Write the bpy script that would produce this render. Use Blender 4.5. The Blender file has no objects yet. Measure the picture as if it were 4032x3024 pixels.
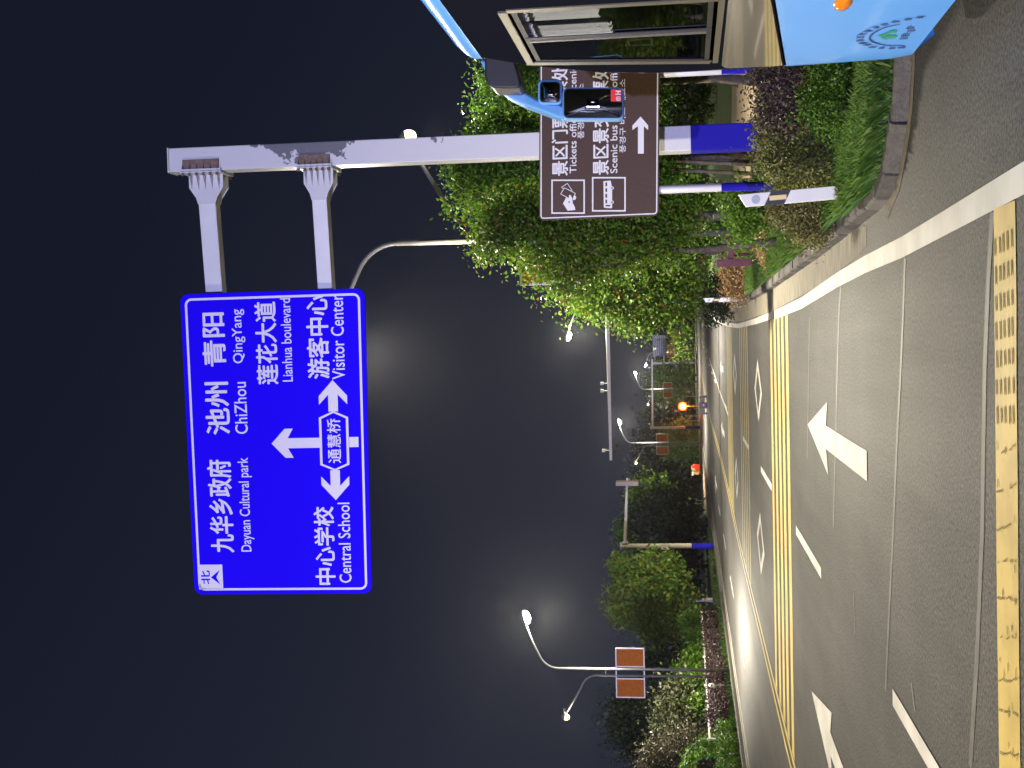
import bpy, math, random
import numpy as np
from mathutils import Vector, Matrix

SC = bpy.context.scene
COL = SC.collection
R = math.radians

# ------------------------------------------------------------------ camera
# The photograph is stored lying on its side: the world's "up" points to the left of the picture.
FPX, ROLL, CAMH = 5100.0, 0.018, 1.75
_c, _s = math.cos(ROLL), math.sin(ROLL)
_a, _b = (1690 - 1512) / FPX, (2700 - 2016) / FPX
_r0, _u0 = _a * _c - _b * _s, -_a * _s - _b * _c
PITCH = math.atan(-_u0)
YAW = math.atan2(_r0, math.cos(PITCH) - _u0 * math.sin(PITCH))
_fh = Vector((-math.sin(YAW), math.cos(YAW), 0)); _rt = Vector((math.cos(YAW), math.sin(YAW), 0)); _z = Vector((0, 0, 1))
FWD = math.cos(PITCH) * _fh + math.sin(PITCH) * _z
_up = -math.sin(PITCH) * _fh + math.cos(PITCH) * _z
UPI = _c * _up + _s * _rt
RTI = _c * _rt - _s * _up
CAM = Vector((0, 0, CAMH))

cd = bpy.data.cameras.new('camera')
cam = bpy.data.objects.new('camera', cd); COL.objects.link(cam)
cd.sensor_fit = 'HORIZONTAL'; cd.sensor_width = 36.0; cd.lens = 36.0 * FPX / 4032.0
cd.clip_start = 0.1; cd.clip_end = 4000
m = Matrix.Identity(4)
for i in range(3):
    m[i][0] = -UPI[i]; m[i][1] = RTI[i]; m[i][2] = -FWD[i]; m[i][3] = CAM[i]
cam.matrix_world = m
SC.camera = cam

# survey helpers: where a point of the photograph stands in the world
def ray(sx, sy):
    return RTI * ((3024 - sy - 1512) / FPX) - UPI * ((sx - 2016) / FPX) + FWD
def G(sx, sy, z=0.0):
    d = ray(sx, sy); return CAM + d * ((z - CAMH) / d.z)
def AY(sx, sy, y):
    d = ray(sx, sy); return CAM + d * (y / d.y)
def AX(sx, sy, x):
    d = ray(sx, sy); return CAM + d * (x / d.x)

# ------------------------------------------------------------------ night sky, bluish fill sun, exposure
W = bpy.data.worlds.new('World'); SC.world = W; W.use_nodes = True
nt = W.node_tree; nt.nodes.clear()
out = nt.nodes.new('ShaderNodeOutputWorld'); bg = nt.nodes.new('ShaderNodeBackground')
tc = nt.nodes.new('ShaderNodeTexCoord'); sep = nt.nodes.new('ShaderNodeSeparateXYZ')
rp = nt.nodes.new('ShaderNodeValToRGB')
nt.links.new(tc.outputs['Generated'], sep.inputs[0])
ma = nt.nodes.new('ShaderNodeMath'); ma.operation = 'MULTIPLY_ADD'      # town glow: a little brighter low and to the left
ma.inputs[1].default_value = 0.55
nt.links.new(sep.outputs['X'], ma.inputs[0]); nt.links.new(sep.outputs['Z'], ma.inputs[2])
nt.links.new(ma.outputs[0], rp.inputs[0])
rp.color_ramp.elements[0].position = 0.0; rp.color_ramp.elements[0].color = (0.0095, 0.0112, 0.0185, 1)
rp.color_ramp.elements[1].position = 0.45; rp.color_ramp.elements[1].color = (0.0036, 0.0045, 0.0098, 1)
e = rp.color_ramp.elements.new(0.16); e.color = (0.0062, 0.0075, 0.0140, 1)
sky = nt.nodes.new('ShaderNodeTexSky'); sky.sky_type = 'NISHITA'; sky.sun_disc = False
sky.sun_elevation = R(-3); sky.sun_rotation = R(180)
mx = nt.nodes.new('ShaderNodeMix'); mx.data_type = 'RGBA'; mx.inputs[0].default_value = 0.004
nt.links.new(rp.outputs[0], mx.inputs[6]); nt.links.new(sky.outputs[0], mx.inputs[7])
nt.links.new(mx.outputs[2], bg.inputs[0]); bg.inputs[1].default_value = 1.0
nt.links.new(bg.outputs[0], out.inputs[0])

sl = bpy.data.lights.new('front_fill_sun', 'SUN'); so = bpy.data.objects.new('front_fill_sun', sl); COL.objects.link(so)
sl.energy = 1.25; sl.angle = R(0.5); sl.color = (0.55, 0.56, 1.0)  # bluish sun added behind the viewer to brighten the sign faces
so.location = (0, -30, 30)
so.rotation_euler = Vector((0.22, 1.0, -0.07)).to_track_quat('-Z', 'Y').to_euler()

SC.view_settings.view_transform = 'Standard'; SC.view_settings.look = 'None'
SC.view_settings.exposure = 1.0; SC.view_settings.gamma = 1.0
SC.cycles.use_denoising = True
SC.cycles.max_bounces = 6; SC.cycles.diffuse_bounces = 2; SC.cycles.glossy_bounces = 3
SC.cycles.transmission_bounces = 4; SC.cycles.transparent_max_bounces = 8
SC.cycles.sample_clamp_indirect = 4.0
SC.cycles.caustics_reflective = False; SC.cycles.caustics_refractive = False
LAMP_W = 6600.0          # a street lamp's radiant power
LAMP_C = (1.0, 0.90, 0.71)

# ------------------------------------------------------------------ materials
def mat(name, col, rough=0.6, metal=0.0, var=0.0, vscale=4.0, col2=None, bump=0.0, bscale=30.0, spec=0.5, stretch=None, island=None, coat=0.0):
    M = bpy.data.materials.new(name); M.use_nodes = True
    n = M.node_tree; b = n.nodes['Principled BSDF']; L = n.links
    b.inputs['Base Color'].default_value = (*col, 1); b.inputs['Roughness'].default_value = rough
    b.inputs['Metallic'].default_value = metal; b.inputs['Specular IOR Level'].default_value = spec
    b.inputs['Coat Weight'].default_value = coat; b.inputs['Coat Roughness'].default_value = 0.06
    src = None
    if var or col2 or bump:
        tc = n.nodes.new('ShaderNodeTexCoord'); mp = n.nodes.new('ShaderNodeMapping')
        L.new(tc.outputs['Object'], mp.inputs[0])
        if stretch: mp.inputs['Scale'].default_value = stretch
    if var or col2:
        no = n.nodes.new('ShaderNodeTexNoise'); no.inputs['Scale'].default_value = vscale
        no.inputs['Detail'].default_value = 6; no.inputs['Roughness'].default_value = 0.65
        L.new(mp.outputs[0], no.inputs[0])
        cr = n.nodes.new('ShaderNodeValToRGB')
        cr.color_ramp.elements[0].position = 0.33; cr.color_ramp.elements[1].position = 0.67
        c2 = col2 if col2 else tuple(c * (1 - var) for c in col)
        c1 = col if col2 else tuple(min(1, c * (1 + var)) for c in col)
        cr.color_ramp.elements[0].color = (*c2, 1); cr.color_ramp.elements[1].color = (*c1, 1)
        L.new(no.outputs[0], cr.inputs[0]); src = cr.outputs[0]
    if island:
        ge = n.nodes.new('ShaderNodeNewGeometry'); ir = n.nodes.new('ShaderNodeValToRGB')
        while len(ir.color_ramp.elements) < len(island): ir.color_ramp.elements.new(0.5)
        for i, c in enumerate(island):
            ir.color_ramp.elements[i].position = i / (len(island) - 1); ir.color_ramp.elements[i].color = (*c, 1)
        L.new(ge.outputs['Random Per Island'], ir.inputs[0])
        if src:
            mi = n.nodes.new('ShaderNodeMix'); mi.data_type = 'RGBA'; mi.blend_type = 'MIX'; mi.inputs[0].default_value = 0.5
            L.new(src, mi.inputs[6]); L.new(ir.outputs[0], mi.inputs[7]); src = mi.outputs[2]
        else: src = ir.outputs[0]
    if src: L.new(src, b.inputs['Base Color'])
    if bump:
        n2 = n.nodes.new('ShaderNodeTexNoise'); n2.inputs['Scale'].default_value = bscale; n2.inputs['Detail'].default_value = 4
        L.new(mp.outputs[0], n2.inputs[0])
        bp = n.nodes.new('ShaderNodeBump'); bp.inputs['Strength'].default_value = bump; bp.inputs['Distance'].default_value = 0.02
        L.new(n2.outputs[0], bp.inputs['Height']); L.new(bp.outputs[0], b.inputs['Normal'])
    return M

def leafmat(name, cols, trans=0.3, rough=0.5):
    M = bpy.data.materials.new(name); M.use_nodes = True
    n = M.node_tree; b = n.nodes['Principled BSDF']; L = n.links; o = n.nodes['Material Output']
    ge = n.nodes.new('ShaderNodeNewGeometry'); ir = n.nodes.new('ShaderNodeValToRGB')
    while len(ir.color_ramp.elements) < len(cols): ir.color_ramp.elements.new(0.5)
    for i, c in enumerate(cols):
        ir.color_ramp.elements[i].position = i / (len(cols) - 1); ir.color_ramp.elements[i].color = (*c, 1)
    L.new(ge.outputs['Random Per Island'], ir.inputs[0])
    b.inputs['Roughness'].default_value = rough; b.inputs['Specular IOR Level'].default_value = 0.35
    L.new(ir.outputs[0], b.inputs['Base Color'])
    t = n.nodes.new('ShaderNodeBsdfTranslucent'); L.new(ir.outputs[0], t.inputs[0])
    x = n.nodes.new('ShaderNodeMixShader'); x.inputs[0].default_value = trans
    L.new(b.outputs[0], x.inputs[1]); L.new(t.outputs[0], x.inputs[2]); L.new(x.outputs[0], o.inputs[0])
    return M

def emit(name, col, strength):
    M = bpy.data.materials.new(name); M.use_nodes = True
    n = M.node_tree; b = n.nodes['Principled BSDF']
    b.inputs['Base Color'].default_value = (*col, 1)
    b.inputs['Emission Color'].default_value = (*col, 1); b.inputs['Emission Strength'].default_value = strength
    return M

def worn(name, col, under, amount=0.5, scale=9.0, rough=0.6, stretch=None):
    """paint with chips and scuffs of its own"""
    M = bpy.data.materials.new(name); M.use_nodes = True
    n = M.node_tree; b = n.nodes['Principled BSDF']; L = n.links
    tc = n.nodes.new('ShaderNodeTexCoord'); mp = n.nodes.new('ShaderNodeMapping'); L.new(tc.outputs['Object'], mp.inputs[0])
    if stretch: mp.inputs['Scale'].default_value = stretch
    a1 = n.nodes.new('ShaderNodeTexNoise'); a1.inputs['Scale'].default_value = scale; a1.inputs['Detail'].default_value = 8; a1.inputs['Roughness'].default_value = 0.75
    L.new(mp.outputs[0], a1.inputs[0])
    cr = n.nodes.new('ShaderNodeValToRGB'); p = 0.30 + 0.2 * amount
    cr.color_ramp.elements[0].position = p - 0.05; cr.color_ramp.elements[1].position = p + 0.07
    cr.color_ramp.elements[0].color = (*under, 1); cr.color_ramp.elements[1].color = (*col, 1)
    L.new(a1.outputs[0], cr.inputs[0])
    a2 = n.nodes.new('ShaderNodeTexNoise'); a2.inputs['Scale'].default_value = scale * 0.23; a2.inputs['Detail'].default_value = 3
    L.new(mp.outputs[0], a2.inputs[0])
    c2 = n.nodes.new('ShaderNodeValToRGB'); c2.color_ramp.elements[0].color = (0.78, 0.77, 0.74, 1); c2.color_ramp.elements[1].color = (1, 1, 1, 1)
    c2.color_ramp.elements[0].position = 0.35; c2.color_ramp.elements[1].position = 0.6
    L.new(a2.outputs[0], c2.inputs[0])
    mi = n.nodes.new('ShaderNodeMix'); mi.data_type = 'RGBA'; mi.blend_type = 'MULTIPLY'; mi.inputs[0].default_value = 1.0
    L.new(cr.outputs[0], mi.inputs[6]); L.new(c2.outputs[0], mi.inputs[7]); L.new(mi.outputs[2], b.inputs['Base Color'])
    b.inputs['Roughness'].default_value = rough
    return M

def asphalt():
    M = bpy.data.materials.new('asphalt'); M.use_nodes = True
    n = M.node_tree; b = n.nodes['Principled BSDF']; L = n.links
    tc = n.nodes.new('ShaderNodeTexCoord')
    def noise(scale, det, st=None):
        mp = n.nodes.new('ShaderNodeMapping'); L.new(tc.outputs['Object'], mp.inputs[0])
        if st: mp.inputs['Scale'].default_value = st
        a = n.nodes.new('ShaderNodeTexNoise'); a.inputs['Scale'].default_value = scale; a.inputs['Detail'].default_value = det
        a.inputs['Roughness'].default_value = 0.7
        L.new(mp.outputs[0], a.inputs[0]); return a
    def ramp(src, p0, c0, p1, c1):
        r = n.nodes.new('ShaderNodeValToRGB'); r.color_ramp.elements[0].position = p0; r.color_ramp.elements[1].position = p1
        r.color_ramp.elements[0].color = (*c0, 1); r.color_ramp.elements[1].color = (*c1, 1); L.new(src, r.inputs[0]); return r.outputs[0]
    def mul(x, y):
        mi = n.nodes.new('ShaderNodeMix'); mi.data_type = 'RGBA'; mi.blend_type = 'MULTIPLY'; mi.inputs[0].default_value = 1.0
        L.new(x, mi.inputs[6]); L.new(y, mi.inputs[7]); return mi.outputs[2]
    grit = noise(38, 6)
    base = ramp(grit.outputs[0], 0.41, (0.026, 0.0256, 0.0256), 0.61, (0.110, 0.1065, 0.1035))
    speck = n.nodes.new('ShaderNodeTexVoronoi'); speck.inputs['Scale'].default_value = 26; L.new(tc.outputs['Object'], speck.inputs[0])
    sp = ramp(speck.outputs['Distance'], 0.05, (2.3, 2.2, 2.1), 0.17, (1, 1, 1))
    base = mul(base, sp)
    wear = noise(0.9, 4, (1.0, 0.06, 1.0))                   # tyre polish running along the road
    base = mul(base, ramp(wear.outputs[0], 0.35, (0.90, 0.90, 0.90), 0.62, (1.05, 1.045, 1.03)))
    patch = noise(0.35, 5)
    base = mul(base, ramp(patch.outputs[0], 0.38, (0.86, 0.86, 0.87), 0.6, (1.08, 1.07, 1.05)))
    L.new(base, b.inputs['Base Color'])
    rr = ramp(wear.outputs[0], 0.35, (0.66, 0.66, 0.66), 0.65, (0.60, 0.60, 0.60)) 
    sx_ = n.nodes.new('ShaderNodeSeparateXYZ'); L.new(tc.outputs['Object'], sx_.inputs[0])       # the far-side lanes are polished smooth by traffic
    def rng_(a, b_, c, d):
        q = n.nodes.new('ShaderNodeMapRange'); q.inputs[1].default_value = a; q.inputs[2].default_value = b_; q.inputs[3].default_value = c; q.inputs[4].default_value = d
        L.new(sx_.outputs['X'], q.inputs[0]); return q.outputs[0]
    L.new(rng_(-11.5, -7.8, 0.28, 0.15), b.inputs['Specular IOR Level'])
    mm = n.nodes.new('ShaderNodeMath'); mm.operation = 'MULTIPLY'; L.new(rr, mm.inputs[0]); L.new(rng_(-11.5, -7.8, 0.72, 1.0), mm.inputs[1]); L.new(mm.outputs[0], b.inputs['Roughness'])
    bp = n.nodes.new('ShaderNodeBump'); bp.inputs['Strength'].default_value = 0.35; bp.inputs['Distance'].default_value = 0.01
    L.new(grit.outputs[0], bp.inputs['Height']); L.new(bp.outputs[0], b.inputs['Normal'])
    return M

M_ASPH = asphalt()
M_GROUND = mat('soil_and_turf', (0.035, 0.045, 0.018), 0.95, var=0.5, vscale=1.2, bump=0.5, bscale=18)
M_LAWN = mat('lawn', (0.075, 0.12, 0.022), 0.9, col2=(0.04, 0.075, 0.015), vscale=2.5, bump=0.6, bscale=40)
M_CONC = mat('stained_concrete', (0.26, 0.235, 0.185), 0.85, col2=(0.10, 0.088, 0.066), vscale=4, stretch=(.6, 3.0, 1), bump=0.2, bscale=60)
M_KERB = mat('kerb_stone', (0.08, 0.074, 0.068), 0.85, var=0.5, vscale=11, bump=0.7, bscale=35, island=[(0.04, 0.039, 0.038), (0.062, 0.058, 0.054), (0.05, 0.047, 0.044), (0.20, 0.175, 0.15)])
M_PATH = mat('sandy_path', (0.34, 0.27, 0.17), 0.9, var=0.25, vscale=5)
M_WHITE = worn('road_white', (0.50, 0.485, 0.455), (0.16, 0.155, 0.145), 0.05, 7.0)
M_YEL = worn('road_yellow', (0.44, 0.34, 0.105), (0.20, 0.15, 0.05), 0.22, 8.0)
M_YELN = worn('road_yellow_fresh', (0.46, 0.34, 0.095), (0.17, 0.13, 0.05), 0.16, 11.0)
M_YELD = worn('road_yellow_faded', (0.34, 0.28, 0.10), (0.11, 0.10, 0.075), 0.55, 4.0)
M_SEAM = worn('road_seam', (0.112, 0.107, 0.098), (0.078, 0.076, 0.073), 0.8, 6.0)
M_GROOVE = mat('groove_dirt', (0.17, 0.125, 0.035), 0.9)
M_TAR = mat('tar', (0.03, 0.03, 0.03), 0.6)

M_POST = mat('painted_post', (0.60, 0.60, 0.62), 0.38, var=0.06, vscale=3)
M_GANTRY_LIT = mat('gantry_paint_lit', (0.86, 0.80, 0.62), 0.4)  # light on the far gantry put into a paler paint colour
M_GANTRY = mat('gantry_paint', (0.50, 0.46, 0.36), 0.45, var=0.12, vscale=3)
M_POSTB = mat('blue_band', (0.016, 0.012, 0.30), 0.5, spec=0.06)
M_BLUE = mat('sign_blue', (0.014, 0.0015, 0.86), 0.6, spec=0.02)
M_BROWN = mat('sign_brown', (0.060, 0.033, 0.020), 0.5, spec=0.25, var=0.15, vscale=60)
M_LET = mat('sign_lettering', (0.72, 0.69, 0.80), 0.5, spec=0.2)
M_LETB = mat('sign_lettering_grey', (0.66, 0.66, 0.70), 0.5, spec=0.2)
M_GALV = mat('galvanised', (0.13, 0.128, 0.12), 0.5, 0.3, var=0.15, vscale=8)
M_BRACKET = mat('bracket_brown', (0.16, 0.11, 0.085), 0.7, var=0.4, vscale=20)
M_DARK = mat('dark_plastic', (0.018, 0.018, 0.022), 0.42, var=0.1, vscale=6)
M_BLACK = mat('black_rubber', (0.012, 0.012, 0.012), 0.7)
M_ALU = mat('aluminium_trim', (0.17, 0.155, 0.12), 0.35, 0.6)
M_ORANGE = mat('rust_orange_board', (0.40, 0.105, 0.010), 0.7, var=0.18, vscale=9, spec=0.1)
M_FRAME = mat('board_frame', (0.62, 0.55, 0.50), 0.45)
M_BARK = mat('bark', (0.10, 0.08, 0.06), 0.9, var=0.4, vscale=9, bump=0.6, bscale=25)
M_BARKP = mat('pale_bark', (0.30, 0.26, 0.20), 0.9, var=0.3, vscale=7)
M_MAROON = mat('maroon_wood', (0.07, 0.014, 0.022), 0.6, var=0.35, vscale=7)
M_WFENCE = mat('white_rail', (0.72, 0.72, 0.70), 0.5, var=0.1)
M_LENS = emit('lamp_lens', (1.0, 0.93, 0.72), 320)
M_LENS2 = emit('small_lamp_lens', (1.0, 0.72, 0.26), 5)
M_AMBER = emit('amber_glow_rim', (1.0, 0.06, 0.002), 10)
M_AMBERC = emit('amber_core', (1.0, 0.42, 0.06), 16)

# ------------------------------------------------------------------ mesh helpers
class MB:
    def __init__(self): self.v, self.f, self.m = [], [], []
    def add(self, vs, fs, mi=0):
        k = len(self.v); self.v += [tuple(p) for p in vs]
        self.f += [tuple(i + k for i in f) for f in fs]; self.m += [mi] * len(fs); return self
    def box(self, c, s, rot=None, mi=0):
        x, y, z = s[0] / 2, s[1] / 2, s[2] / 2
        P = [Vector((sx * x, sy * y, sz * z)) for sz in (-1, 1) for sy in (-1, 1) for sx in (-1, 1)]
        if rot is not None: P = [rot @ p for p in P]
        P = [p + Vector(c) for p in P]
        return self.add(P, [(0, 2, 3, 1), (4, 5, 7, 6), (0, 1, 5, 4), (2, 6, 7, 3), (0, 4, 6, 2), (1, 3, 7, 5)], mi)
    def bar(self, a, b, w, h, up=(0, 0, 1), mi=0):
        a, b = Vector(a), Vector(b); d = (b - a); Ln = d.length; d.normalize()
        u = Vector(up); x = d.cross(u)
        if x.length < 1e-4: x = d.cross(Vector((0, 1, 0)))
        x.normalize(); zz = x.cross(d)
        rot = Matrix((x, d, zz)).transposed()
        return self.box((a + b) / 2, (w, Ln, h), rot, mi)
    def tube(self, pts, r, n=10, cap=True, mi=0):
        pts = [Vector(p) for p in pts]; rs = r if isinstance(r, (list, tuple)) else [r] * len(pts)
        rings = []; k = len(self.v); ref = None
        for i, p in enumerate(pts):
            t = (pts[min(i + 1, len(pts) - 1)] - pts[max(i - 1, 0)]).normalized()
            if ref is None:
                ref = Vector((1, 0, 0)) if abs(t.x) < 0.9 else Vector((0, 1, 0))
            u = (ref - t * ref.dot(t)).normalized(); ref = u; w = t.cross(u)
            for j in range(n):
                a = 2 * math.pi * j / n
                self.v.append(tuple(p + (u * math.cos(a) + w * math.sin(a)) * rs[i]))
        for i in range(len(pts) - 1):
            for j in range(n):
                a, b = k + i * n + j, k + i * n + (j + 1) % n
                self.f.append((a, b, b + n, a + n)); self.m.append(mi)
        if cap:
            self.f.append(tuple(range(k + n - 1, k - 1, -1))); self.m.append(mi)
            e = k + (len(pts) - 1) * n; self.f.append(tuple(range(e, e + n))); self.m.append(mi)
        return self
    def lathe(self, prof, c=(0, 0, 0), n=16, rot=None, mi=0):
        k = len(self.v); c = Vector(c)
        for r, h in prof:
            for j in range(n):
                a = 2 * math.pi * j / n; p = Vector((r * math.cos(a), r * math.sin(a), h))
                if rot is not None: p = rot @ p
                self.v.append(tuple(p + c))
        for i in range(len(prof) - 1):
            for j in range(n):
                a, b = k + i * n + j, k + i * n + (j + 1) % n
                self.f.append((a, b, b + n, a + n)); self.m.append(mi)
        return self
    def prism(self, poly, d, mi=0):
        """poly: 3-D points of a flat outline, d: extrusion vector"""
        n = len(poly); d = Vector(d); P = [Vector(p) for p in poly]
        self.add(P + [p + d for p in P], [tuple(range(n - 1, -1, -1)), tuple(range(n, 2 * n))] +
                 [(i, (i + 1) % n, (i + 1) % n + n, i + n) for i in range(n)], mi)
        return self
    def build(self, name, mats, parent=None, smooth=False, off=None, bevel=0):
        me = bpy.data.meshes.new(name)
        used = sorted({i for f in self.f for i in f})
        if len(used) < len(self.v):                               # drop points no face uses
            mp_ = {o_: i for i, o_ in enumerate(used)}; self.v = [self.v[i] for i in used]; self.f = [tuple(mp_[i] for i in f) for f in self.f]
        v = self.v
        if off is None and parent is not None and parent.get('_w'): off = parent.location
        if off is not None: v = [(p[0] - off[0], p[1] - off[1], p[2] - off[2]) for p in v]
        me.from_pydata(v, [], self.f); me.update()
        for mm in (mats if isinstance(mats, (list, tuple)) else [mats]): me.materials.append(mm)
        if max(self.m, default=0) > 0: me.polygons.foreach_set('material_index', self.m)
        if smooth: me.polygons.foreach_set('use_smooth', [True] * len(me.polygons))
        o = bpy.data.objects.new(name, me); COL.objects.link(o)
        if parent is not None: o.parent = parent
        if bevel:
            b = o.modifiers.new('bevel', 'BEVEL'); b.width = bevel; b.segments = 2; b.limit_method = 'ANGLE'
        return o

def tag(o, label=None, cat=None, group=None, kind=None):
    for k, v in (('label', label), ('category', cat), ('group', group), ('kind', kind)):
        if v: o[k] = v
    return o
def thing(name, loc, label, cat, group=None, rz=0, world=False):
    """Empty at a thing's base; world=True: its parts are given in world coordinates"""
    o = bpy.data.objects.new(name, None); COL.objects.link(o); o.location = loc; o.rotation_euler = (0, 0, rz)
    o.empty_display_size = 0.2
    if world: o['_w'] = 1
    return tag(o, label, cat, group)
def struct(o): return tag(o, kind='structure')
def copy_tree(o, parent=None):
    c = o.copy(); COL.objects.link(c)
    if parent is not None: c.parent = parent
    for ch in list(o.children): copy_tree(ch, c)
    return c
def arc(c, r, a0, a1, n, u=(1, 0, 0), w=(0, 0, 1)):
    c, u, w = Vector(c), Vector(u), Vector(w)
    return [c + u * (r * math.cos(a0 + (a1 - a0) * i / n)) + w * (r * math.sin(a0 + (a1 - a0) * i / n)) for i in range(n + 1)]

def text_shapes(s, bold=0.0, res=3):
    """outline of a line of writing as a flat mesh, scaled into the unit square"""
    cu = bpy.data.curves.new('txt', 'FONT'); cu.body = s; cu.size = 1.0; cu.offset = bold; cu.resolution_u = res
    ob = bpy.data.objects.new('txt', cu); COL.objects.link(ob)
    dg = bpy.context.evaluated_depsgraph_get(); me = bpy.data.meshes.new_from_object(ob.evaluated_get(dg))
    v = [p.co.copy() for p in me.vertices]; f = [tuple(p.vertices) for p in me.polygons]
    bpy.data.objects.remove(ob); bpy.data.curves.remove(cu); bpy.data.meshes.remove(me)
    x0 = min(p.x for p in v); x1 = max(p.x for p in v); y0 = min(p.y for p in v); y1 = max(p.y for p in v)
    return [((p.x - x0) / (x1 - x0), (p.y - y0) / (y1 - y0)) for p in v], f, (x1 - x0) / (y1 - y0)

# ------------------------------------------------------------------ foliage
def leaves(rng, blobs, n, size, clump=28, spread=0.22, shell=0.62, up=0.35, aspect=0.55, lo=None):
    """n leaf-sized faces gathered in clumps through the volume of several ellipsoids -> vertex array, face list"""
    B = np.array(blobs, float); vol = B[:, 3] * B[:, 4] * B[:, 5]; nc = max(1, n // clump)
    idx = rng.choice(len(B), nc, p=vol ** 0.8 / (vol ** 0.8).sum())
    d = rng.normal(size=(nc, 3)); d /= np.linalg.norm(d, axis=1)[:, None]
    rad = shell + (1.06 - shell) * rng.random(nc) ** 0.7
    cc = B[idx, :3] + d * B[idx, 3:6] * rad[:, None]
    k = np.repeat(np.arange(nc), clump); N = len(k)
    sc = spread * (0.6 + 0.9 * rng.random(nc))
    P = cc[k] + rng.normal(size=(N, 3)) * sc[k][:, None] * np.array([1, 1, 0.75])
    if lo is not None: P[:, 2] = np.maximum(P[:, 2], lo + 0.1 * rng.random(N))
    nrm = rng.normal(size=(N, 3)) * 0.9 + d[k] * 0.5; nrm[:, 2] += up
    nrm /= np.linalg.norm(nrm, axis=1)[:, None]
    t = np.cross(nrm, rng.normal(size=(N, 3))); t /= np.linalg.norm(t, axis=1)[:, None] + 1e-9
    b = np.cross(nrm, t)
    L = (size * (0.65 + 0.7 * rng.random(N)))[:, None]; Wd = L * aspect
    fold = nrm * L * 0.12
    V = np.stack([P - t * L * 0.5, P + b * Wd * 0.5 + fold, P + t * L * 0.5, P - b * Wd * 0.5 + fold], 1).reshape(-1, 3)
    return V
def quads_obj(name, V, material, parent=None):
    me = bpy.data.meshes.new(name); N = len(V) // 4
    me.vertices.add(len(V)); me.vertices.foreach_set('co', V.astype(np.float32).ravel())
    me.loops.add(N * 4); me.loops.foreach_set('vertex_index', np.arange(N * 4, dtype=np.int32))
    me.polygons.add(N); me.polygons.foreach_set('loop_start', np.arange(0, N * 4, 4, dtype=np.int32))
    me.update(calc_edges=True); me.validate()
    me.materials.append(material)
    o = bpy.data.objects.new(name, me); COL.objects.link(o)
    if parent is not None: o.parent = parent
    return o

def tree(loc, label, blobs, n, size, leaf, bark, trunk_r=0.09, trunks=1, seed=0, group=None, cat='tree', name='tree', fork=None, **kw):
    """blobs relative to the base"""
    rng = np.random.default_rng(seed); t = thing(name, loc, label, cat, group)
    quads_obj('crown', leaves(rng, blobs, n, size, **kw), leaf, t)
    mb = MB(); B = np.array(blobs)
    top = float((B[:, 2]).mean()); lowc = float((B[:, 2] - B[:, 5]).min()); fork = fork or max(0.5, lowc + 0.25)
    cx, cy = float(B[:, 0].mean()), float(B[:, 1].mean())
    for k in range(trunks):
        ox, oy = (0, 0) if trunks == 1 else tuple(rng.normal(size=2) * 0.22)
        mid = Vector((ox + cx * 0.35 + rng.normal() * 0.05, oy + cy * 0.35, fork))
        mb.tube([(ox, oy, -0.05), Vector((ox, oy, 0)).lerp(mid, 0.5) + Vector((rng.normal() * .04, rng.normal() * .04, 0)), mid,
                 mid.lerp(Vector((cx, cy, top)), 0.6), (cx, cy, top + 0.3)],
                [trunk_r * 1.25, trunk_r, trunk_r * 0.85, trunk_r * 0.55, trunk_r * 0.2], 8)
        for q in range(min(len(B), 7)):
            e = Vector(B[(q + k) % len(B), :3]); s = mid.lerp(Vector((cx, cy, top)), 0.15 + 0.4 * rng.random())
            m1 = s.lerp(e, 0.5) + Vector(rng.normal(size=3) * 0.12)
            mb.tube([s, m1, e, e + (e - s) * 0.12], [trunk_r * 0.5, trunk_r * 0.36, trunk_r * 0.22, trunk_r * 0.06], 6)
    mb.build('trunk', bark, t, smooth=True)
    return t
def shrub(loc, label, blobs, n, size, leaf, seed=0, group=None, cat='shrub', name='shrub', stem=M_BARK, **kw):
    rng = np.random.default_rng(seed); t = thing(name, loc, label, cat, group)
    kw.setdefault('shell', 0.35); kw.setdefault('spread', 0.1)
    quads_obj('foliage', leaves(rng, blobs, n, size, lo=0.03, **kw), leaf, t)
    mb = MB()
    for b in blobs:
        for q in range(3):
            mb.tube([(b[0] + rng.normal() * b[3] * .2, b[1] + rng.normal() * .05, -0.03), (b[0] + rng.normal() * b[3] * .3, b[1] + rng.normal() * b[4] * .3, b[2] * 0.7),
                     (b[0] + rng.normal() * b[3] * .6, b[1] + rng.normal() * b[4] * .5, b[2] + b[5] * 0.6)], [0.014, 0.01, 0.004], 5)
    mb.build('stem', stem, t)
    return t

# ------------------------------------------------------------------ the ground and the road
def sheet(name, poly, material, z=0.0):
    mb = MB(); mb.add([(p[0], p[1], z) for p in poly], [tuple(range(len(poly)))]); return struct(mb.build(name, material))

gm = MB(); gm.add([(-700, -150, -0.06), (700, -150, -0.06), (700, 1300, -0.06), (-700, 1300, -0.06)], [(0, 1, 2, 3)])
struct(gm.build('ground', M_GROUND))

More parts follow.
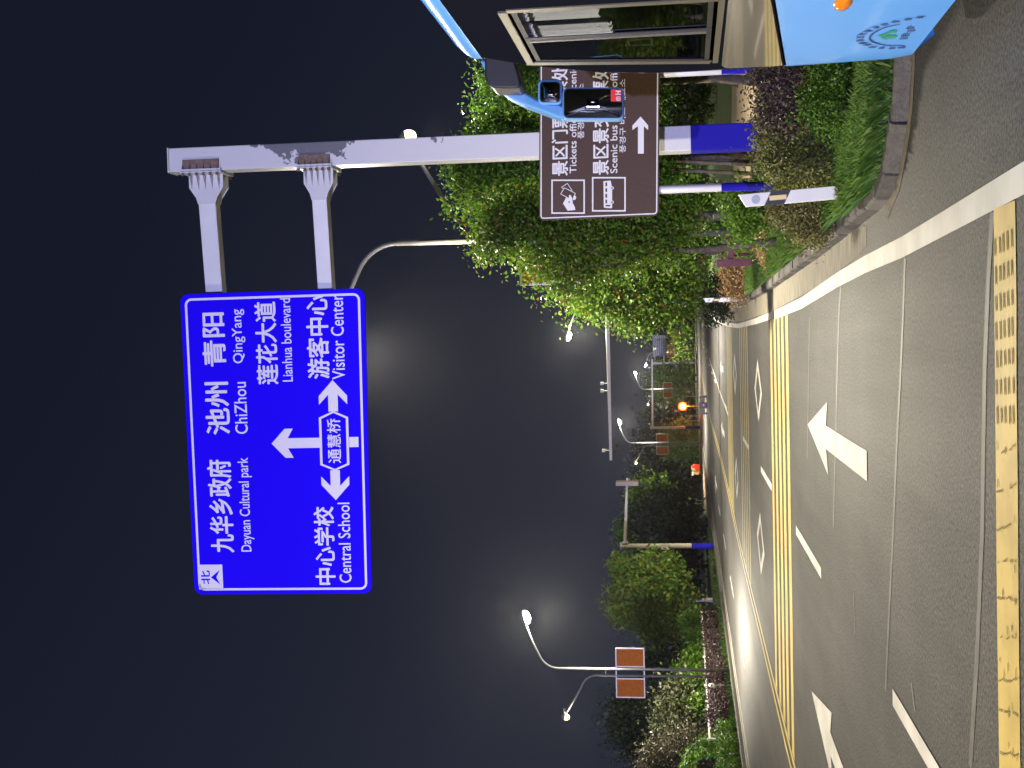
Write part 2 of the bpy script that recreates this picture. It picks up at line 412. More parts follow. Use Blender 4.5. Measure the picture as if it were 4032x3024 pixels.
LEFT = [(-60, -14.2), (0, -14.2), (43, -14.27), (76, -13.75), (100, -13.6), (129, -13.0), (145, -12.6), (165, -10.9), (185, -8.4), (207, -4.9), (240, -0.6), (284, 6.1), (330, 16), (400, 36)]
KERB = [(26, 9.2), (8, 9.95), (3.2, 10.2), (2.05, 10.27), (1.78, 10.38), (1.55, 10.6), (1.29, 10.98), (1.12, 11.6), (1.09, 13.4), (1.02, 17.2), (0.95, 26.6),
        (0.98, 40), (1.28, 65), (1.9, 85), (2.9, 110), (4.6, 140), (8, 170), (12, 207), (22, 284), (50, 400)]
rd = MB()
ys = [-60, 0, 10, 20, 30, 43, 60, 76, 100, 129, 145, 165, 185, 207, 240, 284, 330, 400]
def xl(y): return float(np.interp(y, [p[0] for p in LEFT], [p[1] for p in LEFT]))
for y in ys: rd.v += [(xl(y), y, 0), (60.0, y, 0)]
for i in range(len(ys) - 1): rd.f.append((2 * i, 2 * i + 1, 2 * i + 3, 2 * i + 2)); rd.m.append(0)
struct(rd.build('road', M_ASPH))

# raised verges: a kerb of single stones along the edge, turf behind
def verge(name, edge, far, z=0.12, material=M_GROUND):
    mb = MB(); P = [(x, y, z) for x, y in edge]; Q = [(x, y, z) for x, y in far]
    n = len(P) + len(Q); mb.add(P + Q, [tuple(range(n))])
    mb.add([(x, y, -0.05) for x, y in edge] + P, [(i, i + 1, i + 1 + len(P), i + len(P)) for i in range(len(P) - 1)])
    return struct(mb.build(name, material))
def offset(pl, d):
    o = []
    for i, p in enumerate(pl):
        a = Vector(pl[max(i - 1, 0)]); b = Vector(pl[min(i + 1, len(pl) - 1)]); t = (b - a).normalized()
        o.append((p[0] + t.y * d, p[1] - t.x * d))
    return o
def kerb(name, pl, length, w=0.15, h=0.13, side=1, ymax=75):
    rng = random.Random(3); mb = MB(); pts = [Vector((x, y, 0)) for x, y in pl]
    seg = [0]; 
    for a, b in zip(pts, pts[1:]): seg.append(seg[-1] + (b - a).length)
    def at(s):
        for i in range(len(pts) - 1):
            if s <= seg[i + 1]: return pts[i].lerp(pts[i + 1], (s - seg[i]) / (seg[i + 1] - seg[i]))
        return pts[-1]
    s = 0
    while s < seg[-1] - 0.2:
        near = at(s).y < ymax and at(s).x < 8
        l = min((length if near else length * 6) * rng.uniform(0.94, 1.06), seg[-1] - s)
        a, b = at(s), at(s + l); g = 0.018 if near else 0.0
        t = (b - a).normalized(); nrm = Vector((t.y, -t.x, 0)) * side
        a2, b2 = a + t * g, b - t * g; j = rng.uniform(-0.008, 0.008) if near else 0
        hh = h + j; ch = 0.022
        prof = [(0.0, -0.04), (0.012 + j, hh - ch), (0.012 + ch + j, hh), (w, hh), (w, -0.04)]
        k = len(mb.v)
        for q in (a2, b2):
            for d, zz in prof: mb.v.append(tuple(q + nrm * d + Vector((0, 0, zz))))
        np_ = len(prof)
        for i in range(np_ - 1): mb.f.append((k + i, k + i + 1, k + np_ + i + 1, k + np_ + i)); mb.m.append(0)
        mb.f.append(tuple(range(k, k + np_))); mb.f.append(tuple(range(k + 2 * np_ - 1, k + np_ - 1, -1))); mb.m += [0, 0]
        s += l
    return struct(mb.build(name, M_KERB))
kerb('kerb', KERB, 0.56)
verge('verge', offset(KERB, 0.14), [(90, 400), (90, 9.2)], 0.115)
LK = [(x, y) for y, x in LEFT]
kerb('kerb', LK, 1.0, side=-1, ymax=20)
verge('verge', offset(LK, -0.14), [(-120, 400), (-120, -60)], 0.115)
# lawn and path behind the shrubs on the right, pavement on the left
sheet('lawn', [(2.6, 28), (60, 28), (60, 130), (6, 130), (3.2, 70)], M_LAWN, 0.121)
sheet('path', [(2.6, 29), (30, 27.5), (30, 39), (9, 42), (6.5, 44), (4.4, 41), (3.2, 36)], M_PATH, 0.127)
sheet('sidewalk', [(-15.3, 86), (-14.2, 128), (-13.9, 146), (-16.5, 146), (-17.5, 86)], mat('paving_tan', (0.42, 0.27, 0.17), 0.8, var=0.15), 0.121)
sheet('lawn', [(-15.1, 60), (-14.9, 86), (-17.5, 86), (-17.5, 146), (-26, 146), (-26, 60)], M_LAWN, 0.119)
# concrete gutter between edge line and kerb
gut = MB()
gl = [(0.98, 12.9, 0.86), (1.06, 13.5, 0.80), (1.0, 17.2, 0.66), (0.93, 26.6, 0.52), (0.96, 40, 0.50), (1.26, 65, 0.85)]
for a, y, b in gl: gut.v += [(b, y, 0.003), (a + 0.06, y, 0.003)]
for i in range(len(gl) - 1): gut.f.append((2 * i, 2 * i + 1, 2 * i + 3, 2 * i + 2)); gut.m.append(0)
struct(gut.build('gutter', M_CONC))
lg = MB()
for y, x in LEFT[1:10]: lg.v += [(x + 0.02, y, 0.003), (x + 0.42, y, 0.003)]
for i in range(8): lg.f.append((2 * i, 2 * i + 1, 2 * i + 3, 2 * i + 2)); lg.m.append(0)
struct(lg.build('gutter', M_CONC))
# kerb-side dirt strip where the side road begins
ds = MB(); kk = KERB[2:8]; o2 = offset(kk, -0.13)
for a, b in zip(kk, o2): ds.v += [(a[0], a[1], 0.0045), (b[0], b[1], 0.0045)]
for i in range(len(kk) - 1): ds.f.append((2 * i, 2 * i + 1, 2 * i + 3, 2 * i + 2)); ds.m.append(0)
struct(ds.build('gutter', mat('gutter_dirt', (0.20, 0.16, 0.11), 0.9, col2=(0.10, 0.085, 0.065), vscale=6)))

# ------------------------------------------------------------------ road markings (painted sheets)
def strip(mb, pts, w, z):
    k = len(mb.v); pts = [Vector((x, y, 0)) for x, y in pts]
    for i, p in enumerate(pts):
        t = (pts[min(i + 1, len(pts) - 1)] - pts[max(i - 1, 0)]).normalized(); n = Vector((t.y, -t.x, 0)) * (w / 2)
        mb.v += [(p.x - n.x, p.y - n.y, z), (p.x + n.x, p.y + n.y, z)]
    for i in range(len(pts) - 1): mb.f.append((k + 2 * i, k + 2 * i + 1, k + 2 * i + 3, k + 2 * i + 2)); mb.m.append(0)
ed = MB()
EDGE = [(0.79, -20), (0.76, 4), (0.79, 7.03), (0.70, 10.8), (0.685, 13.0), (0.64, 15.3), (0.50, 20), (0.43, 26.0)]
strip(ed, EDGE, 0.17, 0.008)
strip(ed, [(0.44, 27.0), (0.40, 33), (0.39, 44), (0.55, 55), (0.77, 65), (1.35, 85), (2.3, 110), (4.0, 140), (7.4, 170), (11.4, 207)], 0.15, 0.008)
struct(ed.build('edge_line', M_WHITE))
el = MB(); strip(el, [(x + 0.75, y) for y, x in LEFT[1:12]], 0.15, 0.008); struct(el.build('edge_line', M_WHITE))
CEN = [(-7.62, -20), (-7.62, 23), (-7.45, 33), (-7.3, 45), (-6.85, 56), (-6.35, 71), (-6.2, 92), (-5.6, 120), (-4.2, 145), (-1.5, 175), (3, 207), (9, 245)]
cn = MB(); strip(cn, [(x - 0.15, y) for x, y in CEN], 0.13, 0.009); strip(cn, [(x + 0.15, y) for x, y in CEN], 0.13, 0.009)
struct(cn.build('centre_line', M_YEL))
def cx(y): return float(np.interp(y, [p[1] for p in CEN], [p[0] for p in CEN]))
ln = MB()
for k in range(0, 14):
    y0 = 7.6 + 10.05 * k
    sh = float(np.interp(y0, [0, 55, 92, 145, 207], [0, 0, 0.9, 3.0, 9.5]))
    if k == 3 or k > 4: strip(ln, [(-3.18 + sh, y0), (-3.18 + sh, y0 + 4)], 0.15, 0.008)
    elif k < 3: strip(ln, [(-3.18, y0), (-3.18, y0 + 4)], 0.15, 0.008)
for k in range(0, 16):
    y0 = 13 + 10.05 * k
    if y0 > 36: strip(ln, [(cx(y0) - 3.6, y0), (cx(y0 + 4) - 3.6, y0 + 4)], 0.15, 0.008)
for k in range(3, 14):
    y0 = 45 + 10 * k
    strip(ln, [(cx(y0) + 3.6, y0 - 30), (cx(y0 + 4) + 3.6, y0 - 26)], 0.15, 0.008) if k > 6 else None
strip(ln, [(-3.3, 56), (-2.9, 68), (-2.2, 84), (-1.6, 100)], 0.15, 0.0085)
struct(ln.build('lane_line', M_WHITE))
ar = MB()
def arrow(x, y, z=0.008, s=1.0, sy=1.0):
    P = [(-.15, 0), (.15, 0), (.15, 3.75), (.46, 3.55), (0, 6.25), (-.46, 3.55), (-.15, 3.75)]
    P = [(x + px * s, y + py * sy, z) for px, py in P]
    ar.add(P, [(0, 1, 2, 6), (6, 2, 3, 4, 5)])
arrow(-1.29, 13.05); arrow(-5.22, 13.05); arrow(-1.5, 62); arrow(-4.6, 62); arrow(-1.0, 108); arrow(-9.2, 80)
struct(ar.build('road_arrow', M_WHITE))
dm = MB()
def diamond(x, y, z=0.008):
    o = [(x, y - 1.65), (x + .78, y), (x, y + 1.65), (x - .78, y)]
    i = [(x, y - 1.05), (x + .52, y), (x, y + 1.05), (x - .52, y)]
    dm.add([(*p, z) for p in o + i], [(k, (k + 1) % 4, 4 + (k + 1) % 4, 4 + k) for k in range(4)])
for y in (32.4, 47.6):
    diamond(-1.32, y); diamond(-5.1, y)
struct(dm.build('diamond_marking', M_WHITE))
rb = MB()
def bandx(y, w, z=0.0055, x1=None):
    xa = cx(y) + 0.23; xb = x1 if x1 is not None else float(np.interp(y, [p[1] for p in EDGE] + [44, 65], [p[0] for p in EDGE] + [0.39, .77])) - 0.085
    n = 16; rng = random.Random(int(y * 7)); k = len(rb.v)
    for i in range(n + 1):
        x = xa + (xb - xa) * i / n; j1, j2 = rng.uniform(-.012, .012), rng.uniform(-.012, .012)
        rb.v += [(x, y - w / 2 + j1, z), (x, y + w / 2 + j2, z)]
    for i in range(n): rb.f.append((k + 2 * i, k + 2 * i + 2, k + 2 * i + 3, k + 2 * i + 1)); rb.m.append(0)
for y in (23.0, 24.05, 25.05, 26.1, 27.25): bandx(y, 0.54)
struct(rb.build('rumble_strip', M_YEL)); rb = MB()
for y in (37.9, 39.1, 40.3, 41.6, 42.9): bandx(y, 0.56)
for y in (51, 52.3, 53.6, 54.9, 56.2): bandx(y, 0.75)
struct(rb.build('rumble_strip', M_YELD)); rb = MB()
YA, YB = G(4008, 1500).y, G(3922, 1500).y; YC = (YA + YB) / 2
for q in range(3): bandx(YC - 1.05 * q, YB - YA)
struct(rb.build('rumble_strip', M_YELN))
gv = MB(); rng = random.Random(5)
x = 0.50; k = 0
while x > -4.6:
    full = x > -0.55
    for q in range(5):
        yy = YA + (YB - YA) * (.12 + .19 * q) + rng.uniform(-.01, .01)
        if full or rng.random() < 0.55:
            ln_ = rng.uniform(.040, .052) if full else rng.uniform(.008, .03); th = 0.015 if full else rng.uniform(0.006, 0.012)
            xx = x + (0 if full else rng.uniform(-.05, .05)) - q * 0.006
            gv.add([(xx - ln_, yy - th, .0115), (xx + ln_, yy - th * .6, .0115), (xx + ln_, yy + th, .0115), (xx - ln_, yy + th * .6, .0115)], [(0, 1, 2, 3)])
    if not full:                                               # a hair crack running across the band
        px, py = x, YA + .02
        while py < YB - .04:
            nx, ny = px - rng.uniform(0, .022), py + rng.uniform(.03, .06)
            if rng.random() < .75: gv.add([(px - .004, py, .0113), (px + .004, py, .0113), (nx + .004, ny, .0113), (nx - .004, ny, .0113)], [(0, 1, 2, 3)])
            px, py = nx, ny
    x -= 0.158 if full else 0.21
struct(gv.build('worn_groove', M_GROOVE))
sm = MB()
def seam(px, w, z=0.0035):
    P = [G(a, b) for a, b in px]; strip(sm, [(p.x, p.y) for p in P], w, z)
seam([(3565, 1016), (3557, 1250), (3546, 1500), (3535, 1700), (3518, 2100), (3503, 2400), (3488, 2718)], 0.085)
seam([(3312, 1135), (3306, 1200), (3299, 1400), (3292, 1700), (3282, 2074)], 0.10)
seam([(3909, 833), (3893, 1100), (3879, 1453), (3869, 2100), (3848, 2600), (3822, 3024)], 0.10)
seam([(3188, 1250), (3184, 1500), (3179, 1803)], 0.08)
seam([(3362, 2340), (3368, 2500)], 0.05); seam([(3590, 2690), (3604, 2800)], 0.06)
struct(sm.build('road_seam', M_SEAM))
# tar-filled joint across the gutter
tj = MB(); tj.add([(0.30, 26.35, .0095), (1.0, 26.35, .0095), (1.0, 26.75, .0095), (0.30, 26.75, .0095)], [(0, 1, 2, 3)]); struct(tj.build('gutter_joint', M_TAR))

# ------------------------------------------------------------------ sign faces
class Face:
    """a flat sign face given by three of its corners; s runs right, t runs down (both 0..1)"""
    def __init__(self, TL, TR, BL):
        self.o = Vector(TL); self.e1 = Vector(TR) - self.o; self.e2 = Vector(BL) - self.o
        self.n = self.e2.cross(self.e1).normalized()                 # towards the viewer
        if self.n.y > 0: self.n = -self.n
        self.w, self.h = self.e1.length, self.e2.length
    def p(self, s, t, d=0.0): return self.o + self.e1 * s + self.e2 * t + self.n * d
    def st(self, sx, sy):
        """surveyed point of the photograph -> s,t on this face"""
        d = ray(sx, sy); k = (self.o - CAM).dot(self.n) / d.dot(self.n); q = CAM + d * k - self.o
        a, b, c = self.e1.dot(self.e1), self.e1.dot(self.e2), self.e2.dot(self.e2); u, v = q.dot(self.e1), q.dot(self.e2)
        D = a * c - b * b
        return ((u * c - v * b) / D, (v * a - u * b) / D)
    def poly(self, mb, pts, d, mi=0): mb.add([self.p(s, t, d) for s, t in pts], [tuple(range(len(pts)))], mi)
    def line(self, mb, a, b, w, d, mi=0):
        A, B = self.p(*a, d), self.p(*b, d); t = (B - A).normalized(); n = t.cross(self.n) * (w / 2)
        mb.add([A - n, B - n, B + n, A + n], [(0, 1, 2, 3)], mi)
    def frame(self, mb, s0, t0, s1, t1, w, d, rad=0.0, mi=0, seg=5):
        """closed line of width w (m) with rounded corners of radius rad (m)"""
        def loop(ins, r):
            L = []; x0, x1, y0, y1 = s0 * self.w + ins, s1 * self.w - ins, t0 * self.h + ins, t1 * self.h - ins
            for cxx, cyy, a0 in ((x1 - r, y0 + r, -90), (x1 - r, y1 - r, 0), (x0 + r, y1 - r, 90), (x0 + r, y0 + r, 180)):
                for i in range(seg + 1):
                    a = R(a0 + 90 * i / seg); L.append(((cxx + r * math.cos(a)) / self.w, (cyy + r * math.sin(a)) / self.h))
            return L
        A, B = loop(0, rad), loop(w, max(0.001, rad - w)); n = len(A)
        mb.add([self.p(s, t, d) for s, t in A + B], [(i, (i + 1) % n, n + (i + 1) % n, n + i) for i in range(n)], mi)
        return A
    def rounded(self, rad, ins=0.0, seg=5):
        L = []; x0, x1, y0, y1 = ins, self.w - ins, ins, self.h - ins
        for cxx, cyy, a0 in ((x1 - rad, y0 + rad, -90), (x1 - rad, y1 - rad, 0), (x0 + rad, y1 - rad, 90), (x0 + rad, y0 + rad, 180)):
            for i in range(seg + 1):
                a = R(a0 + 90 * i / seg); L.append(((cxx + rad * math.cos(a)) / self.w, (cyy + rad * math.sin(a)) / self.h))
        return L
    def text(self, mb, s, q, bold, d=0.004, mi=0, res=3):
        """writing fitted into q = (s0,t0,s1,t1) at its left end and optionally (...,t0r,t1r) at its right end"""
        P, F, asp = text_shapes(s, min(bold, .004), res); n_ = len(s)
        em = (q[3] - q[1]) if n_ else 0; sh = [(0, 0)] if bold < .006 else [(0, 0), (1, 0), (-1, 0), (0, 1), (0, -1)]
        for k_, (hx, hy) in enumerate(sh[1:]):
            qq = list(q); a_ = max(0, bold - .004) * em; ax_ = a_ * self.h / self.w
            qq[0] += hx * ax_; qq[2] += hx * ax_; qq[1] += hy * a_; qq[3] += hy * a_
            if len(qq) > 4: qq[4] += hy * a_; qq[5] += hy * a_
            self._text(mb, P, F, qq, d + .0004 * (k_ + 1), mi)
        self._text(mb, P, F, q, d, mi)
    def _text(self, mb, P, F, q, d, mi):
        s0, t0, s1, t1 = q[:4]; t0r, t1r = (q[4], q[5]) if len(q) > 4 else (t0, t1)
        mb.add([self.p(s0 + (s1 - s0) * x, (t1 + (t1r - t1) * x) + ((t0 + (t0r - t0) * x) - (t1 + (t1r - t1) * x)) * y, d) for x, y in P], F, mi)

# ------------------------------------------------------------------ big blue direction sign on its cantilever post
PX, PY = 2.285, 15.12
big = thing('overhead_sign', (PX, PY, 0), 'large blue overhead direction sign on a white cantilever post with peeling paint', 'road sign', world=True)
F1 = Face((-3.113, 15.70, 7.999), (0.680, 15.166, 7.859), (-3.101, 15.746, 5.703))
pm = MB()
outl = F1.rounded(0.10)
pm.prism([F1.p(s, t, 0) for s, t in outl], -F1.n * 0.025)
panel = pm.build('sign_panel', M_BLUE, big)
lt = MB(); D = 0.003
F1.frame(lt, 0.014, 0.024, 0.986, 0.976, 0.028, D, 0.085)
for s, q in (('九华乡政府', (.145, .106, .4565, .238)), ('池州', (.542, .112, .713, .243)), ('青阳', (.766, .112, .9375, .236)),
             ('莲花大道', (.703, .405, .967, .520)), ('游客中心', (.717, .683, .983, .800)), ('中心学校', (.032, .690, .295, .800))):
    F1.text(lt, s, q, .021, D)
for s, q in (('Dayuan Cultural park', (.147, .277, .463, .353)), ('ChiZhou', (.542, .272, .712, .342)), ('QingYang', (.773, .276, .947, .348)),
             ('Lianhua boulevard', (.710, .545, .977, .600)), ('Visitor Center', (.713, .815, .983, .885)), ('Central School', (.038, .823, .308, .890))):
    F1.text(lt, s, q, .008, D)
F1.poly(lt, [(.018, .027), (.103, .027), (.103, .165), (.018, .165)], D)
# ahead arrow, side arrows, junction box
c = .508
F1.poly(lt, [(c - .0165, .570), (c + .0165, .570), (c + .0165, .735), (c - .0165, .735)], D)
F1.poly(lt, [(c, .470), (c + .048, .545), (c + .048, .590), (c + .0165, .560), (c - .0165, .560), (c - .048, .590), (c - .048, .545)], D)
F1.poly(lt, [(c - .0165, .560), (c + .0165, .560), (c + .0165, .5701), (c - .0165, .5701)], D)
F1.poly(lt, [(c - .0165, .897), (c + .0165, .897), (c + .0165, .948), (c - .0165, .948)], D)
hexo = [(.414, .815), (.434, .735), (.590, .735), (.611, .815), (.590, .895), (.434, .895)]
hexi = [(.4205, .815), (.438, .748), (.586, .748), (.6045, .815), (.586, .882), (.438, .882)]
lt.add([F1.p(s, t, D) for s, t in hexo + hexi], [(i, (i + 1) % 6, 6 + (i + 1) % 6, 6 + i) for i in range(6)])
F1.text(lt, '通慧桥', (.440, .778, .586, .852), .012, D)
for sg, tip, hb, s_in in ((1, .711, .648, .609), (-1, .317, .380, .416)):
    a = .815
    F1.poly(lt, [(s_in, a - .026), (hb + sg * .016, a - .026), (hb + sg * .016, a + .026), (s_in, a + .026)], D)
    F1.poly(lt, [(tip, a), (hb + sg * .012, a - .077), (hb - sg * .016, a - .077), (hb + sg * .016, a - .026), (hb + sg * .016, a + .026), (hb - sg * .016, a + .077), (hb + sg * .012, a + .077)], D)
lt.build('lettering', M_LET, panel, off=(PX, PY, 0))
nb = MB(); F1.text(nb, '北', (.036, .042, .083, .092), .02, .005); F1.poly(nb, [(.0595, .098), (.085, .150), (.0595, .128), (.034, .150)], .005)
nb.build('compass_mark', M_BLUE, panel, off=(PX, PY, 0))
# post: square tube, white above, blue band at the foot
po = MB(); W2 = 0.285
ZT = AY(683, 637, PY).z; po.box((PX, PY, (ZT + 1.65) / 2), (W2, W2, ZT - 1.65)); po.box((PX, PY, ZT + .01), (W2 + .02, W2 + .02, .02))
M_PEEL = mat('post_peeling', (0.60, 0.60, 0.62), 0.4)
def peel():
    n = M_PEEL.node_tree; L = n.links; b = n.nodes['Principled BSDF']
    tc = n.nodes.new('ShaderNodeTexCoord'); no = n.nodes.new('ShaderNodeTexNoise'); no.inputs['Scale'].default_value = 5.5; no.inputs['Detail'].default_value = 9; no.inputs['Roughness'].default_value = .62
    L.new(tc.outputs['Object'], no.inputs[0]); sp = n.nodes.new('ShaderNodeSeparateXYZ'); L.new(tc.outputs['Object'], sp.inputs[0])
    mr = n.nodes.new('ShaderNodeMapRange'); mr.inputs[1].default_value = 0; mr.inputs[2].default_value = 0.80; mr.inputs[3].default_value = .21; mr.inputs[4].default_value = -0.20
    su = n.nodes.new('ShaderNodeMath'); su.operation = 'SUBTRACT'; su.inputs[1].default_value = AY(1230, 620, PY).z; L.new(sp.outputs['Z'], su.inputs[0])
    ab = n.nodes.new('ShaderNodeMath'); ab.operation = 'ABSOLUTE'; L.new(su.outputs[0], ab.inputs[0]); L.new(ab.outputs[0], mr.inputs[0])
    ad = n.nodes.new('ShaderNodeMath'); ad.operation = 'ADD'; L.new(no.outputs[0], ad.inputs[0]); L.new(mr.outputs[0], ad.inputs[1])
    x1 = n.nodes.new('ShaderNodeMath'); x1.operation = 'MULTIPLY_ADD'; x1.inputs[1].default_value = 0.9; L.new(sp.outputs['X'], x1.inputs[0]); L.new(ad.outputs[0], x1.inputs[2])
    cr = n.nodes.new('ShaderNodeValToRGB'); cr.color_ramp.elements[0].position = .55; cr.color_ramp.elements[1].position = .565
    cr.color_ramp.elements[0].color = (.60, .60, .62, 1); cr.color_ramp.elements[1].color = (.13, .135, .15, 1)
    L.new(x1.outputs[0], cr.inputs[0]); L.new(cr.outputs[0], b.inputs['Base Color'])
peel()
post = po.build('post', M_PEEL, big, bevel=.012)
pb = MB(); pb.box((PX, PY, .83), (W2 + .006, W2 + .006, 1.65)); pb.build('blue_band', M_POSTB, post, off=(PX, PY, 0), bevel=.012)
bp_ = MB(); bp_.box((PX, PY, .13), (.62, .62, .03)); 
for sx in (-1, 1):
    for sy in (-1, 1): bp_.lathe([(.02, 0), (.02, .07), (0, .075)], (PX + sx * .25, PY + sy * .25, .145), 8)
bp_.build('base_plate', M_GALV, big)
for (v0, v1) in ((783, 850), (1230, 1288)):
    z1 = AY(v0, 920, 15.12).z; z0 = AY(v1, 920, 15.12).z; zc = (z0 + z1) / 2; hh = z1 - z0
    x1 = 1.86; am = MB(); am.bar((x1 - .04, PY + .09, zc), (-2.75, PY + .09 + (x1 + 2.71) * .1405, zc + .005), .16, hh); arm = am.build('arm', M_POST, big, bevel=.008)
    gs = MB()                                                    # tapered gusset plates at the root of the arm
    for yy in (PY + .10 - .095, PY + .10 + .085):
        gs.prism([(x1 - .02, yy, zc - hh * .62), (x1 - .10, yy, zc - hh * .5), (x1 - .10, yy, zc + hh * .5), (x1 - .02, yy, zc + hh * .62),
                  (x1 + .10, yy, zc + hh * 1.0), (x1 + .26, yy, zc + hh * 1.0), (x1 + .26, yy, zc - hh * 1.0), (x1 + .10, yy, zc - hh * 1.0)], (0, .010, 0))
    for k in range(5):
        z_ = zc - hh * .8 + k * hh * .4
        gs.add([(x1 + .06, PY - .005, z_), (x1 + .26, PY - .10, z_), (x1 + .26, PY + .005, z_)], [(0, 1, 2)])
    gs.box((x1 + .265, PY + .05, zc), (.022, .46, hh * 2.35))
    gs.box((x1 + .06, PY + .10, zc), (.30, .17, hh * .96))
    gs.build('gusset', M_POST, arm, off=(PX, PY, 0))
    fl = MB(); fl.box((x1 + .292, PY + .05, zc), (.022, .46, hh * 2.35), mi=1)
    for k in range(6):                                           # bolt heads
        for yy in (-.20, .28):
            fl.lathe([(.018, 0), (.018, .03), (0, .03)], (x1 + .252, PY + yy, zc - hh + k * hh * .4), 6, Matrix.Rotation(R(-90), 3, 'Y'), 2)
    for k in range(6):                                           # brown gusset ribs between flange and post face
        z_ = zc - hh + k * hh * .4
        fl.prism([(x1 + .303, PY - W2 / 2 - .002, z_), (x1 + .303, PY - .19, z_), (x1 + .42, PY - W2 / 2 - .002, z_)], (0, 0, .012))
    fl.box((x1 + .36, PY - W2 / 2 - .012, zc), (.115, .02, hh * 2.1))
    fl.build('flange', [M_BRACKET, M_POST, M_BRACKET], arm, off=(PX, PY, 0))
    for xx in (-2.4, -1.1, .15):                                 # clamps fixing the panel to the arm
        cl = MB(); q = F1.p((xx + 3.11) / 3.8, .5); cl.box((xx, q.y + .08, zc), (.06, .07, hh * 1.25)); cl.build('clamp', M_GALV, panel, off=(PX, PY, 0))

# ------------------------------------------------------------------ brown tourist sign on two posts
BY = 14.25
TLb, TRb, BLb = AY(2123, 868, BY), AY(2124, 222, BY - .05), AY(2593, 849, BY)
brown = thing('tourist_sign', (TLb.x, BY, 0), 'brown ticket office sign with pictograms and a right arrow on two posts', 'road sign', world=True)
F2 = Face(TLb, TRb, BLb); BO = (TLb.x, BY, 0)
pm = MB(); pm.prism([F2.p(s, t, 0) for s, t in F2.rounded(.05)], -F2.n * .022); bpanel = pm.build('sign_panel', M_BROWN, brown)
lt = MB(); D = .003; F2.frame(lt, .009, .011, .991, .989, .013, D, .035)
def q2(v0, v1, sa, sb):
    a, b, c_, d_ = F2.st(v0, sa), F2.st(v0, sb), F2.st(v1, sa), F2.st(v1, sb)
    return ((a[0] + c_[0]) / 2, a[1], (b[0] + d_[0]) / 2, c_[1], b[1], d_[1])
F2.text(lt, '景区门票售票处', q2(2173, 2236, 692, 258), .021, D)
F2.text(lt, '景区景交售票处', q2(2333, 2397, 688, 255), .021, D)
F2.text(lt, 'Tickets office for scenic', q2(2243, 2270, 682, 262), .012, D)
F2.text(lt, 'Scenic bus tickets office', q2(2403, 2431, 682, 246), .012, D)
F2.text(lt, '풍경구 매표소', q2(2274, 2300, 546, 330), .010, D)
F2.text(lt, '풍경구 버스 매표소', q2(2439, 2464, 601, 312), .010, D)
def P2(pts, mi=0, d=D): F2.poly(lt, [F2.st(v, y) for v, y in pts], d, mi)
P2([(2512, 605), (2512, 508), (2535, 508), (2535, 605)])
P2([(2522, 459), (2552, 494), (2552, 512), (2535, 497), (2512, 497), (2490, 512), (2490, 495)])
P2([(2512, 509), (2512, 497), (2535, 497), (2535, 509)])
def rectline(v0, y0, v1, y1, w):
    a, b, c_, d_ = F2.st(v0, y0), F2.st(v0, y1), F2.st(v1, y1), F2.st(v1, y0)
    o = [a, b, c_, d_]; cs = sum(p[0] for p in o) / 4; ct = sum(p[1] for p in o) / 4; k = 1 - w
    i = [(cs + (p[0] - cs) * k, ct + (p[1] - ct) * k) for p in o]
    lt.add([F2.p(s, t, D) for s, t in o + i], [(n, (n + 1) % 4, 4 + (n + 1) % 4, 4 + n) for n in range(4)])
rectline(2171, 842, 2303, 707, .085); rectline(2331, 833, 2464, 697, .085)
def zz(pts): return [(2120 + x * .1718, 650 + y * .1718) for x, y in pts]          # survey of the two pictograms
def zl(a, b, w=.007):
    (A, B) = zz([a, b]); F2.line(lt, F2.st(*A), F2.st(*B), w, D)
for a, b in (((530, 510), (665, 420)), ((665, 420), (775, 590)), ((530, 510), (575, 545)), ((600, 520), (850, 650)), ((600, 520), (510, 660)), ((510, 660), (690, 760)), ((850, 650), (800, 740))): zl(a, b)
P2(zz([(640, 735), (700, 750), (700, 690), (725, 680), (750, 700), (775, 770), (790, 880), (835, 960), (845, 1030), (670, 1045), (565, 880)]))
P2(zz([(830, 690), (870, 730), (850, 790), (800, 805), (780, 780)]))
P2(zz([(1490, 370), (1655, 355), (1690, 520), (1690, 975), (1680, 990), (1515, 980), (1500, 960)]))
for yy in (525, 850): P2(zz([(1690 + 38 * math.cos(a), yy + 38 * math.sin(a)) for a in [k * .5236 for k in range(12)]]))
lt.build('lettering', M_LETB, bpanel, off=BO)
def dkp(pts):
    dk = MB(); F2.poly(dk, [F2.st(*p) for p in zz(pts)], .005); dk.build('pictogram_window', M_BROWN, bpanel, off=BO)
for y0, y1 in ((400, 485), (535, 615), (665, 750), (795, 880)): dkp([(1535, y0), (1575, y0), (1575, y1), (1535, y1)])
dkp([(1540, 915), (1645, 915), (1645, 948), (1540, 948)]); dkp([(715, 815), (715, 880), (680, 850)])
for yy in (525, 850): dkp([(1690 + 17 * math.cos(a), yy + 17 * math.sin(a)) for a in [k * .785 for k in range(8)]])
for sy, r in ((742, .045), (285, .045)):
    ptop = AY(2600, sy + 5, BY + .07); xx = ptop.x
    pt = MB(); pt.tube([(xx, BY + .07, .1), (xx, BY + .07, TLb.z - .1)], r, 14); pst = pt.build('post', M_POST, brown, smooth=True)
    pt = MB(); pt.tube([(xx, BY + .07, .1), (xx, BY + .07, AY(2840, sy - 5, BY + .07).z)], r + .003, 14); pt.build('blue_band', M_POSTB, pst, smooth=True, off=BO)
    for zz_ in (TLb.z - .3, TLb.z - 1.1): br = MB(); br.box((xx, BY + .05, zz_), (.16, .07, .05)); br.build('clamp', M_GALV, pst, off=BO)

